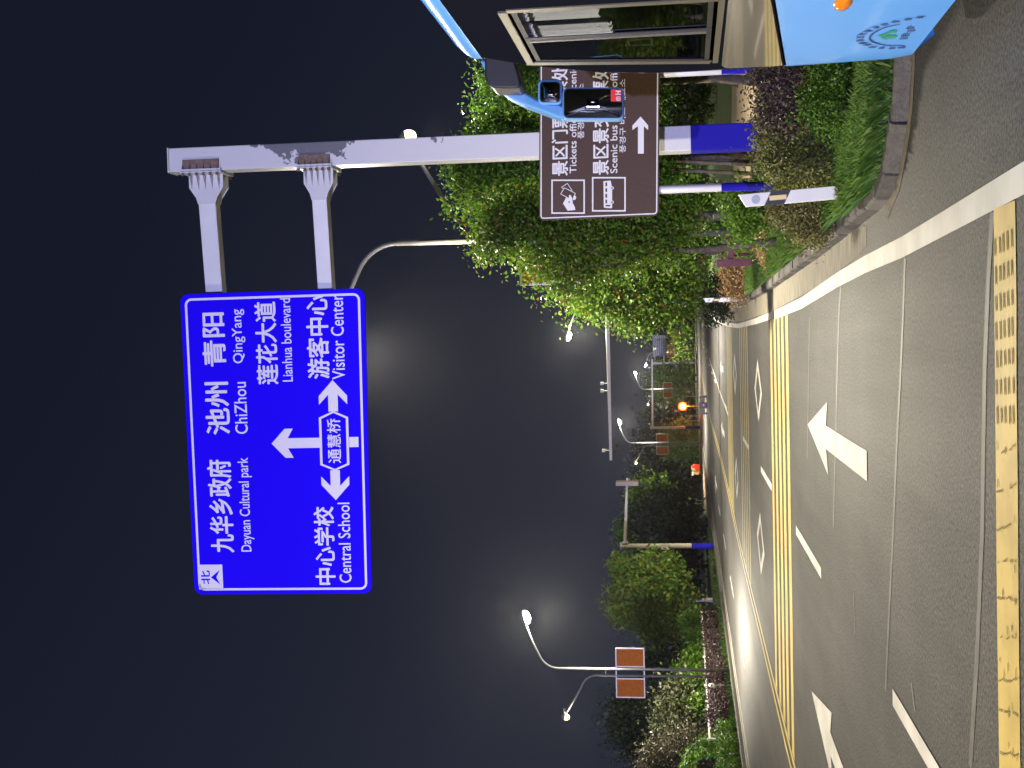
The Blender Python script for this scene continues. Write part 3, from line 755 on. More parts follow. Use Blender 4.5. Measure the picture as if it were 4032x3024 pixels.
# ------------------------------------------------------------------ delineator posts
def delineator(px, label, lean=0.0):
    t = thing('delineator_post', px, label, 'marker post', 'white marker posts along the right kerb'); t.rotation_euler = (R(1.5), R(lean), 0)
    b = MB()
    def pr(z0, z1, z0r=None, z1r=None, w=.125, d=.05, mi=0, yo=0):
        z0r = z0 if z0r is None else z0r; z1r = z1 if z1r is None else z1r
        b.prism([(-w / 2, yo - d / 2, z0), (w / 2, yo - d / 2, z0r), (w / 2, yo - d / 2, z1r), (-w / 2, yo - d / 2, z1)], (0, d, 0), mi)
    pr(-.05, .68, -.05, .61); pr(.885, 1.05, .815, 1.135) if False else pr(.865, 1.04, .795, 1.105)
    b.build('post', M_POST, t, bevel=.006)
    b = MB(); pr(.68, .865, .61, .795, w=.1255, d=.0505); bl = b.build('black_band', M_DARK, t)
    b = MB(); b.prism([(-.022, -.0285, .655), (.022, -.0285, .655), (.022, -.0285, .815), (-.022, -.0285, .815)], (0, .004, 0)); b.build('reflector', mat('reflector_yellow', (.62, .50, .22), .4), bl)
    b = MB(); b.lathe([(0.041, 0), (.041, .004), (0, .004)], (-.002, -.0255, .945), 18, Matrix.Rotation(R(90), 3, 'X')); b.build('reflector', mat('reflector_grey', (.30, .34, .42), .4), t)
    return t
delineator((1.37, 12.70, .12), 'white leaning marker post with a black band in the near grass', -3.2)
delineator((1.10, 37.9, .12), 'small bright white marker post far along the right kerb by the dry plants', 0)

# ------------------------------------------------------------------ street lamps
def lamp_proto(loc, label, side):
    """side=+1: main head reaches to +x; the small footway head reaches the other way"""
    t = thing('street_lamp', loc, label, 'street lamp', 'twin-arm street lamps along the road'); s = side
    b = MB(); b.tube([(0, 0, .1), (0, 0, 7.6)] + arc((s * .9, 0, 7.6), .9, math.pi, math.pi * .62, 7, (s, 0, 0)) + [(s * 1.15, 0, 8.72), (s * 2.02, 0, 9.03)], [.075, .06] + [.05] * 8 + [.045, .04], 12)
    b.build('pole', M_GALV, t, smooth=True)
    b = MB(); b.tube([(-s * .29, 0, .1), (-s * .29, 0, 5.6)] + arc((-s * 1.0, 0, 5.9), .72, 0, math.pi * .42, 7, (s, 0, 0)) + [(-s * 1.15, 0, 6.78), (-s * 2.0, 0, 7.30)], [.065, .055] + [.045] * 8 + [.042, .038], 12)
    for z_ in (1.5, 3.4, 5.5): b.box((-s * .145, 0, z_), (.30, .05, .05))
    b.build('arm', M_GALV, t, smooth=True)
    for sg, w in ((1, .80), (-1, .82)):
        xa = .12 if sg > 0 else .42; x0, x1 = s * sg * xa, s * sg * (xa + w)
        b = MB(); b.box(((x0 + x1) / 2, -.02, 4.43), (w - .05, .03, 1.21)); bd = b.build('board', M_ORANGE, t)
        b = MB()
        for xx in (x0, x1): b.box((xx, -.02, 4.43), (.05, .05, 1.27))
        for z_ in (3.815, 5.045): b.box(((x0 + x1) / 2, -.02, z_), (w - .05, .05, .05))
        b.build('frame', M_FRAME, bd)
    for z_ in (3.815, 5.045): b = MB(); b.box((-s * .15, -.02, z_), (.50, .045, .05)); b.build('bracket', M_FRAME, t)
    for sg, x, z_, r, lm in ((1, 2.25, 9.06, .29, M_LENS), (-1, -2.15, 7.38, .14, M_LENS2)):
        rot = Matrix.Rotation(R(sg * s * 14), 3, 'Y').inverted()
        b = MB(); b.lathe([(.02, .11), (r * .5, .10), (r * .95, .03), (r * 1.08, -.02), (r * 1.0, -.03)], (s * x, 0, z_), 16, rot); b.box((s * (x - sg * .22), 0, z_ + .0), (.24, .12, .08))
        hd = b.build('lamp_head', M_GALV, t, smooth=True)
        b = MB(); b.lathe([(r * 1.0, -.03), (r * 1.0, -.09), (r * .8, -.17), (r * .45, -.22), (0, -.235)], (s * x, 0, z_), 16, rot); b.build('lens', lm, hd, smooth=True)
    return t
def add_light(t, s, main=1.0, small=1.0, spill=.11):
    """the lamp's cut-off beam, tilted over the road, plus the little that spills sideways through its lens"""
    for x, z_, p, rad, sg in ((s * 2.25, 8.55, main, .15, s), (-s * 2.15, 7.05, small * .10, .10, -s)):
        l = bpy.data.lights.new('lamp_light', 'SPOT'); l.spot_size = R(152); l.spot_blend = .5; l.energy = LAMP_W * p; l.color = LAMP_C; l.shadow_soft_size = rad
        o = bpy.data.objects.new('lamp_light', l); COL.objects.link(o); o.parent = t; o.location = (x, 0, z_); o.rotation_euler = (0, R(-14 * sg), 0)
        l = bpy.data.lights.new('lamp_spill', 'POINT'); l.energy = LAMP_W * p * spill; l.color = LAMP_C; l.shadow_soft_size = rad
        o = bpy.data.objects.new('lamp_spill', l); COL.objects.link(o); o.parent = t; o.location = (x, 0, z_)
def ax(u, y): return AY(2700, 3024 - u, y).x
La = lamp_proto((-14.47, 56.7, 0), 'nearest left street lamp, two arms and two rust orange boards above the fence', 1)
Lb = lamp_proto((2.10, 26.2, 0), 'tall street lamp rising out of the big trees beside the blue sign', -1)
lamps = [(La, 1), (Lb, -1)]
for src, s, x, y, lab in ((La, 1, ax(1282, 139), 139, 'left street lamp with orange boards beside the bright white camera gantry'),
                          (La, 1, -7.1, 186, 'distant left street lamp seen above the arm of the white camera gantry'),
                          (Lb, -1, 2.6, 80.6, 'right street lamp whose lit head hangs left of the big trees'),
                          (Lb, -1, -2.35, 235, 'farthest street lamp, with small orange boards below the grey sign back'),
                          (La, 1, -14.47, 4.0, 'left street lamp nearest the viewer, unseen outside the frame'),):  # unseen lamp continuing the row, put in for its light
    c_ = copy_tree(src); c_.location = (x, y, 0); c_['label'] = lab; lamps.append((c_, s))
for i, (t, s) in enumerate(lamps): add_light(t, s, 1.25 if i == 6 else 0.8 if i == 1 else 1.1, spill=.03 if i == 1 else .11)

# ------------------------------------------------------------------ camera gantries and far signs
def gantry(loc, label, arm_len, side, h, band, cams=(), end=None, dz=0.0, r=.15, paint=None):
    M_GANTRY = paint or globals()['M_GANTRY']
    t = thing('camera_gantry', loc, label, 'gantry', 'cantilever gantries over the road'); s = side
    b = MB(); b.tube([(0, 0, 0), (0, 0, h)], [r, r * .85], 12); b.box((0, 0, h + .02), (r * 2.3, r * 2.3, .05)); p = b.build('post', M_GANTRY, t, smooth=False)
    if band: b = MB(); b.tube([(0, 0, 0), (0, 0, band)], [r * 1.03, r * 1.02], 12); b.build('blue_band', M_POSTB, p)
    b = MB(); b.tube([(s * r, 0, h - .25), (s * arm_len, 0, h - .25 + dz)], [.13, .085], 10); b.box((s * (r + .05), 0, h - .25), (.05, .42, .42)); b.build('arm', M_GANTRY, t)
    for d in cams:
        b = MB(); zc = h - .25 + dz * d / arm_len
        b.tube([(s * d, 0, zc), (s * d, 0, zc + .32)], .025, 6); b.box((s * d, -.12, zc + .40), (.16, .42, .15)); b.box((s * d, -.14, zc + .485), (.19, .50, .02))
        b.build('camera', M_GANTRY, t)
    if end:
        b = MB(); b.box((s * (arm_len - .35), 0, h - .25 + dz), (.28, 1.0, 1.55)); b.build('sign_box', mat('sign_box_brown', (.22, .17, .14), .6), t)
    b = MB(); b.box((s * -.02, -r - .08, h * .52), (.35, .2, .55)); b.build('cabinet', M_GANTRY, t)
    return t
gantry((-14.33, 90, 0.1), 'left gantry with a dirty white post, blue foot and small box at its arm tip', 4.75, 1, 6.35, 1.5, end=1, dz=-.25, r=.2)
gantry((2.08, 78, 0.1), 'long pale camera gantry arm reaching left out of the big trees', 9.3, -1, 6.55, 1.4, cams=(4.65, 5.1, 8.7), dz=-.05, r=.17)
gantry((-11.4, 168, 0.1), 'bright cream camera gantry with a blue foot far along the left verge', 8.9, 1, 6.35, 1.9, cams=(.5, 4.1, 7.8), dz=-.1, r=.2, paint=M_GANTRY_LIT)
def far_sign():
    t = thing('overhead_sign', (-4.2, 230, .1), 'distant grey sign back on a cantilever post beyond the bend', 'road sign')
    b = MB(); b.tube([(0, 0, 0), (0, 0, 7.5)], .2, 10); b.build('post', M_GANTRY, t)
    for z_ in (7.1, 5.5):
        b = MB(); b.tube([(0, 0, z_), (4.6, 0, z_)], .09, 8); b.build('arm', M_GANTRY, t)
    b = MB(); b.box((3.1, -.15, 6.25), (3.7, .06, 2.4)); p = b.build('sign_panel', mat('sign_back', (.14, .16, .145), .6, var=.15, vscale=2), t)
    b = MB()
    for k in range(6): b.box((3.1, -.19, 5.3 + k * .38), (3.4, .02, .05))
    b.build('lettering', M_FRAME, p)
    b = MB(); b.box((-.95, 0, 2.95), (1.25, .06, 1.5)); b.build('sign_panel', M_GANTRY, t)
far_sign()
bt = AY(2688, 1600, 172)
t = thing('warning_beacon', (bt.x, 172, .1), 'glowing amber warning light on a short post far along the left verge', 'warning light')
b = MB(); b.tube([(0, 0, 0), (0, 0, bt.z - .3)], .06, 8); b.build('post', M_POST, t)
b = MB(); b.box((0, .06, bt.z - .1), (1.15, .12, 1.15)); h_ = b.build('housing', M_DARK, t)
b = MB(); b.lathe([(.54, 0), (.52, .06), (.36, .12)], (0, 0, bt.z - .1), 16, Matrix.Rotation(R(90), 3, 'X')); b.lathe([(.36, .12), (.18, .17), (0, .19)], (0, 0, bt.z - .1), 16, Matrix.Rotation(R(90), 3, 'X'), 1); b.build('lens', [M_AMBER, M_AMBERC], h_, smooth=True)  # oversized lens; orange rim and paler core imitate the glow around it
l = bpy.data.lights.new('lamp_light', 'POINT'); l.energy = 500; l.color = (1, .18, .01); o = bpy.data.objects.new('lamp_light', l); COL.objects.link(o); o.parent = t; o.location = (0, -.4, bt.z - .1)
for sy, h_, lab in ((1560, 1.7, 'thin pale post just right of the amber light'), (1638, 1.9, 'short pale post left of the amber light'), (1657, 1.9, 'pale post with a round top beside the cream gantry')):
    p_ = AY(2715, sy, 176); t = thing('roadside_post', (p_.x, 176, .1), lab, 'post')
    b = MB(); b.tube([(0, 0, 0), (0, 0, h_)], .05, 8); b.build('post', M_POST, t)
    b = MB(); b.lathe([(0, -.03), (.2 if sy == 1657 else .07, 0), (.2 if sy == 1657 else .07, .04), (0, .06)], (0, 0, h_), 12, Matrix.Rotation(R(90), 3, 'X') if sy == 1657 else None); b.build('top', M_POST, t)

# ------------------------------------------------------------------ the light blue bus on the right
M_BUS = mat('bus_paint', (0.070, 0.30, 0.82), 0.30, coat=0.3, var=0.04, vscale=2)
M_BUSM = mat('mirror_paint', (0.10, 0.28, 0.60), 0.32, coat=.3)
M_GLOSS = mat('black_gloss', (0.012, 0.013, 0.018), 0.12, spec=0.006)
M_TRIM = mat('matte_black_trim', (0.006, 0.007, 0.013), 0.5, spec=0.0)
M_LOWGL = mat('tinted_panel', (0.06, 0.052, 0.040), 0.05, spec=0.9)
M_CURT = mat('curtain', (0.50, 0.48, 0.62), 0.8, var=0.2, vscale=3, stretch=(1, 8, 1))
M_IN = mat('bus_interior', (0.030, 0.034, 0.024), 0.8, var=0.4, vscale=2.5)
M_MIRR = mat('mirror_glass', (0.30, 0.30, 0.28), 0.06, 1.0)
M_INK = mat('emblem_ink', (0.03, 0.04, 0.14), 0.5)
M_LEAFG = mat('emblem_green', (0.02, 0.24, 0.12), 0.5)
def paneglass():
    M = bpy.data.materials.new('pane_glass'); M.use_nodes = True; n = M.node_tree; L = n.links; o = n.nodes['Material Output']
    tr = n.nodes.new('ShaderNodeBsdfTransparent'); tr.inputs[0].default_value = (.72, .76, .72, 1)
    gl = n.nodes.new('ShaderNodeBsdfGlossy'); gl.inputs['Roughness'].default_value = 0.02
    fr = n.nodes.new('ShaderNodeFresnel'); fr.inputs[0].default_value = 1.5
    x = n.nodes.new('ShaderNodeMixShader'); L.new(fr.outputs[0], x.inputs[0]); L.new(tr.outputs[0], x.inputs[1]); L.new(gl.outputs[0], x.inputs[2]); L.new(x.outputs[0], o.inputs[0]); return M
M_PANE = paneglass()
BX, BW, YR, RC = 1.775, 2.36, -0.3, 0.40
bus = thing('bus', (BX + BW / 2, 4.3, 0), 'light blue bus with a round emblem and hanging mirror at the right edge', 'bus', world=True)
def yf(z): return float(np.interp(z, [.12, .25, .41, 1.06, 1.9, 2.3, 2.67, 2.98, 3.05, 3.12], [8.74, 8.90, 9.04, 9.10, 9.14, 9.0, 8.72, 8.40, 8.30, 8.15]))
def outline(z, ins=0.0):
    """plan of the shell at height z: up the left side, round the nose, down the right side"""
    f = yf(z) - ins; xl_, xr_ = BX + ins, BX + BW - ins; P = [(xl_, y) for y in np.linspace(YR, 6.5, 6)] + [(xl_, y) for y in np.linspace(6.9, f - RC, 9)]
    P += [(xl_ + RC - RC * math.cos(a), f - RC + RC * math.sin(a)) for a in np.linspace(0.15, math.pi / 2, 9)]
    P += [(x, f + .06 * math.sin(math.pi * (x - xl_ - RC) / (xr_ - xl_ - 2 * RC))) for x in np.linspace(xl_ + RC + .1, xr_ - RC - .1, 6)]
    P += [(xr_ - RC + RC * math.cos(a), f - RC + RC * math.sin(a)) for a in np.linspace(math.pi / 2, 0.15, 9)]
    P += [(xr_, y) for y in np.linspace(f - RC, 6.9, 5)] + [(xr_, y) for y in np.linspace(6.5, YR, 6)]
    return P
def loft(mb, rows, sel=None, close=True, mi=0):
    """rows: function index->list of (x,y,z) of equal length"""
    n = len(rows[0]); k = len(mb.v)
    for r in rows: mb.v += r
    for i in range(len(rows) - 1):
        for j in range(n - 1):
            if sel and not sel(rows[i][j], rows[i][j + 1]): continue
            a = k + i * n + j; mb.f.append((a, a + 1, a + 1 + n, a + n)); mb.m.append(mi)
        if close: a = k + i * n; mb.f.append((a + n - 1, a, a + n, a + 2 * n - 1)); mb.m.append(mi)
def ztop(y): return 1.076 + max(0, min(8.75, 8.72) - min(y, 8.72)) * .109 if y > 5 else 1.48
def zbot(y): return .29 if y < 8.36 else .135
rows = []
for q in np.linspace(0, 1, 12):
    z0 = 0.29 + (1.12 - .29) * q; o = outline(z0 if q > 0 else .29)
    r = []
    for i, (x, y) in enumerate(o):
        zb, zt = (.29, ztop(y)); zv = zb + (zt - zb) * q; r.append((x, y, zv))
    rows.append(r)
b = MB(); loft(b, rows); body = b.build('body', M_BUS, bus, smooth=True)
# nose apron hanging lower than the side
rows = []
for z_ in (.30, .26, .20, .135):
    rows.append([(x + (.0), y, z_) for x, y in outline(z_) if y > 8.66])
nn = min(len(r) for r in rows); rows = [r[:nn] for r in rows]
b = MB(); loft(b, rows, close=False); b.build('front_apron', M_BUS, bus, smooth=True)
# underside
b = MB(); b.box((BX + BW / 2, 4.0, .33), (BW - .12, 8.4, .04)); b.build('underside', M_DARK, bus)
# upper shell: nose glazing and dark side trim with the driver's window left open
rows = [[(x, y, z_ if q else ztop(y)) for x, y in outline(z_)] for q, z_ in enumerate((1.10, 1.3, 1.547, 1.75, 2.0, 2.2, 2.4, 2.55, 2.688, 2.85, 2.985))]
def nose(p, q): return min(p[1], q[1]) > yf(p[2]) - RC - .02
b = MB(); loft(b, rows, nose, close=False); b.build('windshield', M_GLOSS, bus, smooth=True)
b = MB()
def sq(pts, x=BX, mi=0): b.add([(x, y, z_) for y, z_ in pts], [tuple(range(len(pts)))], mi)
YW = [(6.93, 1.547), (8.47, 1.547), (8.24, 2.690), (6.93, 2.690)]            # outline of the driver's window
sq([(YR, 1.36), (6.93, 1.26), (6.93, 2.985), (YR, 2.985)])
sq([(6.93, 2.69), (8.24, 2.69), (8.0, 2.985), (6.93, 2.985)])
sq([(6.93, 1.26), (8.71, 1.065), (8.72, 1.3), (8.72, 1.547), (6.93, 1.547)])
sq([(8.47, 1.547), (8.735, 1.547), (8.745, 1.9), (8.62, 2.3), (8.33, 2.69), (8.0, 2.985), (8.24, 2.69)])
b.add([(BX + BW, YR, 1.3), (BX + BW, 8.6, 1.1), (BX + BW, 8.6, 2.0), (BX + BW, 8.0, 2.985), (BX + BW, YR, 2.985)], [(0, 1, 2, 3, 4)])
b.add([(BX, YR, .29), (BX + BW, YR, .29), (BX + BW, YR, 2.985), (BX, YR, 2.985)], [(0, 1, 2, 3)])
b.build('side_trim', M_TRIM, bus)
b = MB(); rows = [[(x, y, z_) for x, y in outline(2.985, i_)] if False else [(x, y, z_) for x, y in outline(zz_, i_)] for z_, i_, zz_ in
        ((2.975, -.004, 2.98), (3.02, -.006, 3.0), (3.06, .004, 3.04), (3.095, .03, 3.08), (3.118, .075, 3.1), (3.13, .16, 3.1), (3.145, .45, 3.1))]
loft(b, rows); n_ = len(rows[0]); b.f.append(tuple(range(len(b.v) - n_, len(b.v)))); b.m.append(0)
b.build('roof', M_BUS, bus, smooth=True)
# lower tinted panel that mirrors the road
b = MB(); L_ = [(6.6, 1.50), (8.60, 1.487), (8.665, 1.47), (8.70, 1.43), (8.705, 1.12), (8.69, 1.093), (6.6, 1.318)]
b.add([(BX - .004, y, z_) for y, z_ in L_], [tuple(range(len(L_)))]); b.build('lower_window', M_LOWGL, bus)
# driver's window: frame, middle bar, two panes, curtains behind
b = MB()
def fbar(p, q, w, x=BX - .012, t=.026): b.bar((x, *p), (x, *q), w, t, (1, 0, 0))
def fb(p, q, w, x, t=.007):
    p, q = Vector((x, *p)), Vector((x, *q)); d = (q - p).normalized(); nn_ = Vector((0, -d.z, d.y)) * (w / 2)
    b.prism([p - nn_, q - nn_, q + nn_, p + nn_], (-t, 0, 0))
fb((6.93, 2.695), (8.26, 2.695), .045, BX, .012); fb((8.24, 2.72), (8.475, 1.56), .08, BX); fb((6.93, 1.53), (8.50, 1.53), .035, BX); fb((6.93, 1.55), (6.93, 2.67), .06, BX)
wf = b.build('window_frame', M_ALU, bus)
b = MB(); fb((6.99, 2.64), (8.215, 2.64), .03, BX + .004, .004); fb((8.205, 2.63), (8.42, 1.60), .05, BX + .004, .004); fb((6.99, 1.585), (8.42, 1.585), .03, BX + .004, .004)
fb((7.60, 1.57), (7.60, 2.65), .075, BX + .002, .006); b.build('sash', M_DARK, wf, off=bus.location)
b = MB(); fb((7.648, 1.60), (7.648, 2.63), .03, BX - .004, .005); b.build('glazing_bead', M_ALU, wf, off=bus.location)
for a in ([(7.0, 2.63), (7.575, 2.63), (7.575, 1.60), (7.0, 1.60)], [(7.63, 2.63), (8.19, 2.63), (8.40, 1.60), (7.63, 1.60)]):
    b = MB(); b.add([(BX + .008, y, z_) for y, z_ in a], [(0, 1, 2, 3)]); b.build('pane', M_PANE, bus)
b = MB()
for y0, y1, z0, z1 in ((6.96, 7.56, 2.21, 2.70), (7.66, 8.02, 2.16, 2.70)):
    n = 26; k = len(b.v)
    for i in range(n + 1):
        y = y0 + (y1 - y0) * i / n; x = BX + .10 + .012 * math.sin(i * 1.7); b.v += [(x, y, z0 + .012 * math.sin(i * .9)), (x, y, z1)]
    for i in range(n): b.f.append((k + 2 * i, k + 2 * i + 2, k + 2 * i + 3, k + 2 * i + 1)); b.m.append(0)
b.build('curtain', M_CURT, bus)
b = MB(); b.box((BX + BW - .25, 5.5, 2.0), (.03, 5.6, 1.8)); b.box((BX + BW / 2, 3.0, 2.0), (BW - .3, .03, 1.8)); b.build('interior', M_IN, bus)
b = MB(); b.box((BX + .62, 7.35, 1.45), (.5, .14, .8)); b.box((BX + .62, 7.35, 1.98), (.28, .10, .24)); b.box((BX + .62, 7.6, 1.1), (.5, .5, .15)); b.build('driver_seat', M_DARK, bus, bevel=.04)
b = MB(); b.tube(arc((BX + .62, 8.15, 1.62), .22, 0, 2 * math.pi, 24, (1, 0, 0), Vector((0, .5, .86))), .014, 6, cap=False); b.build('steering_wheel', M_DARK, bus, smooth=True)
b = MB()
for p_, q_ in (((7.85, 1.92), (8.02, 1.92)), ((8.02, 1.92), (8.01, 2.06)), ((8.01, 2.06), (7.85, 2.06)), ((7.86, 2.06), (7.85, 1.92))): fb(p_, q_, .012, BX + .03, .01)
b.build('grab_handle', M_ALU, bus)
b = MB(); b.tube([(BX + .05, 7.2, 1.63), (BX + .05, 7.14, 1.78), (BX + .05, 7.03, 1.9)], .008, 6); b.build('cord', M_ALU, bus)
# amber side lamp
ip = AX(3318, 12, BX); b = MB(); b.lathe([(.0, .035), (.6, .028), (.92, .012), (1, 0)], (0, 0, 0), 20, Matrix.Rotation(R(-90), 3, 'Y'))
b.v = [(ip.x + v[0], ip.y + v[1] * .115, ip.z + v[2] * .052) for v in b.v]; b.build('indicator_light', mat('amber_plastic', (.55, .17, .01), .12, coat=.5), bus, smooth=True)
# emblem: ring of lettering too small to read, an inner arc, a leaf, a short line of writing
def bz(x, y, d=-.004): p_ = AX(3250 + x * .2712, y * .2712, BX); return Vector((BX + d, p_.y, p_.z))
b = MB()
ticks = [(1380, 240), (1200, 270), (1020, 305), (860, 345), (730, 390), (620, 440), (535, 487), (510, 533), (505, 577), (540, 617), (610, 640), (690, 674), (820, 687), (970, 690), (1110, 682)]
ctr = bz(1000, 505); rg = random.Random(2)
for p_ in ticks:
    q_ = bz(*p_); rad = (q_ - ctr).normalized(); tg = Vector((0, -rad.z, rad.y))
    for k in range(3):
        c_ = q_ + rad * ((k - 1) * .016 + rg.uniform(-.003, .003)); l_ = rg.uniform(.016, .027); b.prism([c_ - tg * l_ - rad * .004, c_ + tg * l_ - rad * .004, c_ + tg * l_ + rad * .004, c_ - tg * l_ + rad * .004], (-.001, 0, 0))
    c_ = q_ + tg * rg.uniform(-.01, .01); b.prism([c_ - tg * .004 - rad * .024, c_ + tg * .004 - rad * .024, c_ + tg * .004 + rad * .024, c_ - tg * .004 + rad * .024], (-.0015, 0, 0))
ap = [bz(*p_) for p_ in ((1080, 345), (980, 362), (870, 388), (770, 430), (690, 480), (645, 530), (645, 565), (690, 603), (780, 633), (880, 650), (1000, 656), (1150, 652))]
for a, c_ in zip(ap, ap[1:]):
    d = (c_ - a).normalized(); nn_ = Vector((0, -d.z, d.y)) * .006; b.prism([a - nn_, c_ - nn_, c_ + nn_, a + nn_], (-.001, 0, 0))
for p_ in ((1235, 390), (1240, 440), (1165, 497), (1140, 545)):
    q_ = bz(*p_)
    for k in range(4): b.box(q_ + Vector((-.001, rg.uniform(-.01, .01), (k - 1.5) * .011)), (.002, rg.uniform(.05, .09), .0045))
    b.box(q_ + Vector((-.0016, rg.uniform(-.02, .02), 0)), (.002, .010, .05))
b.build('emblem_lettering', M_INK, bus)
b = MB()
b.add([bz(*p_) for p_ in ((750, 510), (830, 490), (900, 470), (930, 440), (1000, 428), (1042, 440), (1030, 465), (960, 472), (900, 500), (830, 520))], [(0, 1, 9), (1, 2, 8, 9), (2, 3, 7, 8), (3, 4, 6, 7), (4, 5, 6)])
b.add([bz(*p_) for p_ in ((800, 535), (880, 515), (960, 500), (1030, 505), (1050, 520), (1010, 545), (940, 548), (880, 540), (910, 570), (850, 560), (780, 530))], [(0, 1, 7, 9, 10), (7, 8, 9), (1, 2, 6, 7), (2, 3, 4, 5, 6)])
b.build('emblem_leaf', M_LEAFG, bus)
# hanging mirror: arm, small mirror, large mirror, dark root housing
MY = 9.22
def mp(sx, sy, d=0.0): p_ = AY(sx, sy, MY + d); return p_
fin = [(1890, 235), (1918, 300), (1955, 347), (2005, 384), (2066, 413), (2140, 441), (2216, 470), (2228, 458), (2224, 420), (2205, 412), (2150, 405), (2115, 392), (2072, 366), (2048, 338), (2036, 300), (2010, 245)]
P_ = [mp(*p_) for p_ in fin]; b = MB(); b.prism(P_, (0, .20, 0)); arm_ = b.build('mirror_arm', M_BUSM, bus, bevel=.018)
def rrect(v0, y0, v1, y1, r, d):
    L_ = []
    for cv, cy_, a0 in ((v1 - r, y1 - r, 0), (v0 + r, y1 - r, 90), (v0 + r, y0 + r, 180), (v1 - r, y0 + r, 270)):
        for i in range(5):
            a = R(a0 + 90 * i / 4); L_.append(mp(cv + r * math.cos(a), cy_ + r * math.sin(a), d))
    return L_
for (v0, y0, v1, y1, r, dep, tilt) in ((2118, 314, 2213, 410, 18, .13, .25), (2214, 343, 2456, 470, 22, .12, .0)):
    b = MB(); b.prism(rrect(v0, y0, v1, y1, r, -.02), (0, dep, 0)); hs = b.build('mirror_housing', M_BUSM, bus, bevel=.012)
    g = 10 if v0 < 2200 else 8
    b = MB(); b.prism(rrect(v0 + g - 3, y0 + g - 3, v1 - g + 3, y1 - g + 3, r * .8, -.026), (0, .005, 0)); b.build('rim', M_DARK, hs, off=bus.location)
    P_ = rrect(v0 + g, y0 + g, v1 - g, y1 - g, r * .8, -.030); b = MB()
    cz = sum(p_.z for p_ in P_) / len(P_); cx_ = sum(p_.x for p_ in P_) / len(P_); n = 5
    ring = [[Vector((cx_ + (p_.x - cx_) * k / n, p_.y - .007 * (1 - (k / n) ** 2), cz + (p_.z - cz) * k / n)) for p_ in P_] for k in range(1, n + 1)]
    kc = len(P_); b.v = [(cx_, P_[0].y - .007, cz)] + [tuple(p_) for rr in ring for p_ in rr]
    b.f = [(0, 1 + i, 1 + (i + 1) % kc) for i in range(kc)] + [(1 + k * kc + i, 1 + k * kc + (i + 1) % kc, 1 + (k + 1) * kc + (i + 1) % kc, 1 + (k + 1) * kc + i) for k in range(n - 1) for i in range(kc)]
    b.m = [0] * len(b.f); b.build('mirror_glass', M_MIRR, hs, smooth=True, off=bus.location)
b = MB(); F3 = [mp(2405, 398, -.042), mp(2405, 352, -.042), mp(2447, 352, -.042), mp(2447, 400, -.042)]; b.prism(F3, (0, .003, 0))
red_refl = b.build('red_reflection', mat('red_reflection_tint', (.62, .02, .012), .5), hs, off=bus.location)  # reflection of a red lit sign painted onto the mirror
b = MB()
for v0, v1, y0, y1 in ((2424, 2444, 357, 361), (2424, 2444, 369, 373), (2432, 2436, 357, 373), (2426, 2444, 380, 383), (2426, 2444, 387, 390), (2426, 2430, 380, 396), (2441, 2444, 380, 396), (2426, 2444, 393, 396)):
    b.prism([mp(v0, y1, -.045), mp(v0, y0, -.045), mp(v1, y0, -.045), mp(v1, y1, -.045)], (0, .0015, 0))
b.build('lettering', M_LET, red_refl, off=bus.location)
b = MB(); b.prism([AY(v, y, 8.95) for v, y in ((1908, 225), (1908, 300), (1925, 335), (1945, 346), (2040, 347), (2052, 335), (2045, 300), (2022, 222))], (0, .30, 0)); b.build('mirror_root', M_DARK, bus, bevel=.03)
# wheels and lamps of the nose
for y in (5.4, 1.2):
    for sx in (0, 1):
        xw = BX + .03 if sx == 0 else BX + BW - .03; dr = 1 if sx == 0 else -1; rot = Matrix.Rotation(R(90 * dr), 3, 'Y')
        w = thing('w', (0, 0, 0), None, None); bpy.data.objects.remove(w)
        b = MB(); b.lathe([(.26, -.0), (.44, .0), (.48, .03), (.48, .24), (.44, .27), (.26, .27)], (xw, y, .48), 28, rot); ty = b.build('wheel', M_BLACK, bus, smooth=True)
        b = MB(); b.lathe([(0, .06), (.10, .05), (.12, .09), (.24, .07), (.26, .01), (.27, .0)], (xw, y, .48), 24, rot); b.build('rim', M_GALV, ty, smooth=True, off=bus.location)
for sx in (-1, 1):
    b = MB(); b.lathe([(0, .03), (.09, .02), (.11, 0)], (BX + BW / 2 + sx * .72, 9.12, .72), 16, Matrix.Rotation(R(-90), 3, 'X')); b.build('headlight', M_GALV, bus, smooth=True)

# ------------------------------------------------------------------ far traffic
M_CREAM = mat('cream_paint', (0.30, 0.26, 0.13), 0.5, spec=.1); cp = G(2784, 1595); t = thing('road_barrier', (cp.x, cp.y, 0), 'low pale barrier with a dark middle block on the far road below the amber light', 'barrier')
b = MB(); b.box((0, 0, .40), (1.50, .06, .44)); b.build('board', M_CREAM, t, bevel=.02)
b = MB(); b.box((0, -.10, .34), (.52, .16, .66)); mb_ = b.build('middle_block', M_DARK, t, bevel=.03)
b = MB(); b.box((.0, -.185, .30), (.12, .01, .07)); b.build('red_glow_patch', emit('glowing_red', (1, .05, .02), 1.5), mb_)  # small glowing red patch added for a red gleam on the road
for sx in (-1, 1):
    b = MB(); b.prism([(sx * .74 - .10, -.05, 0), (sx * .74 + .10, -.05, 0), (sx * .74 + .04, -.05, .64), (sx * .74 - .04, -.05, .64)], (0, .12, 0)); b.build('leg', M_DARK, t)
cp = G(2768, 1852, .12); t = thing('motor_tricycle', (cp.x, cp.y, .12), 'small red and cream motor tricycle standing on the far left pavement', 'tricycle')
M_RED = mat('red_paint', (.50, .02, .015), .3)
b = MB(); b.prism([(.05, -.6, .35), (.62, -.6, .35), (.62, -.6, 1.0), (.40, -.6, 1.30), (.05, -.6, 1.2)], (0, 1.6, 0)); b.build('body', M_RED, t, bevel=.05)
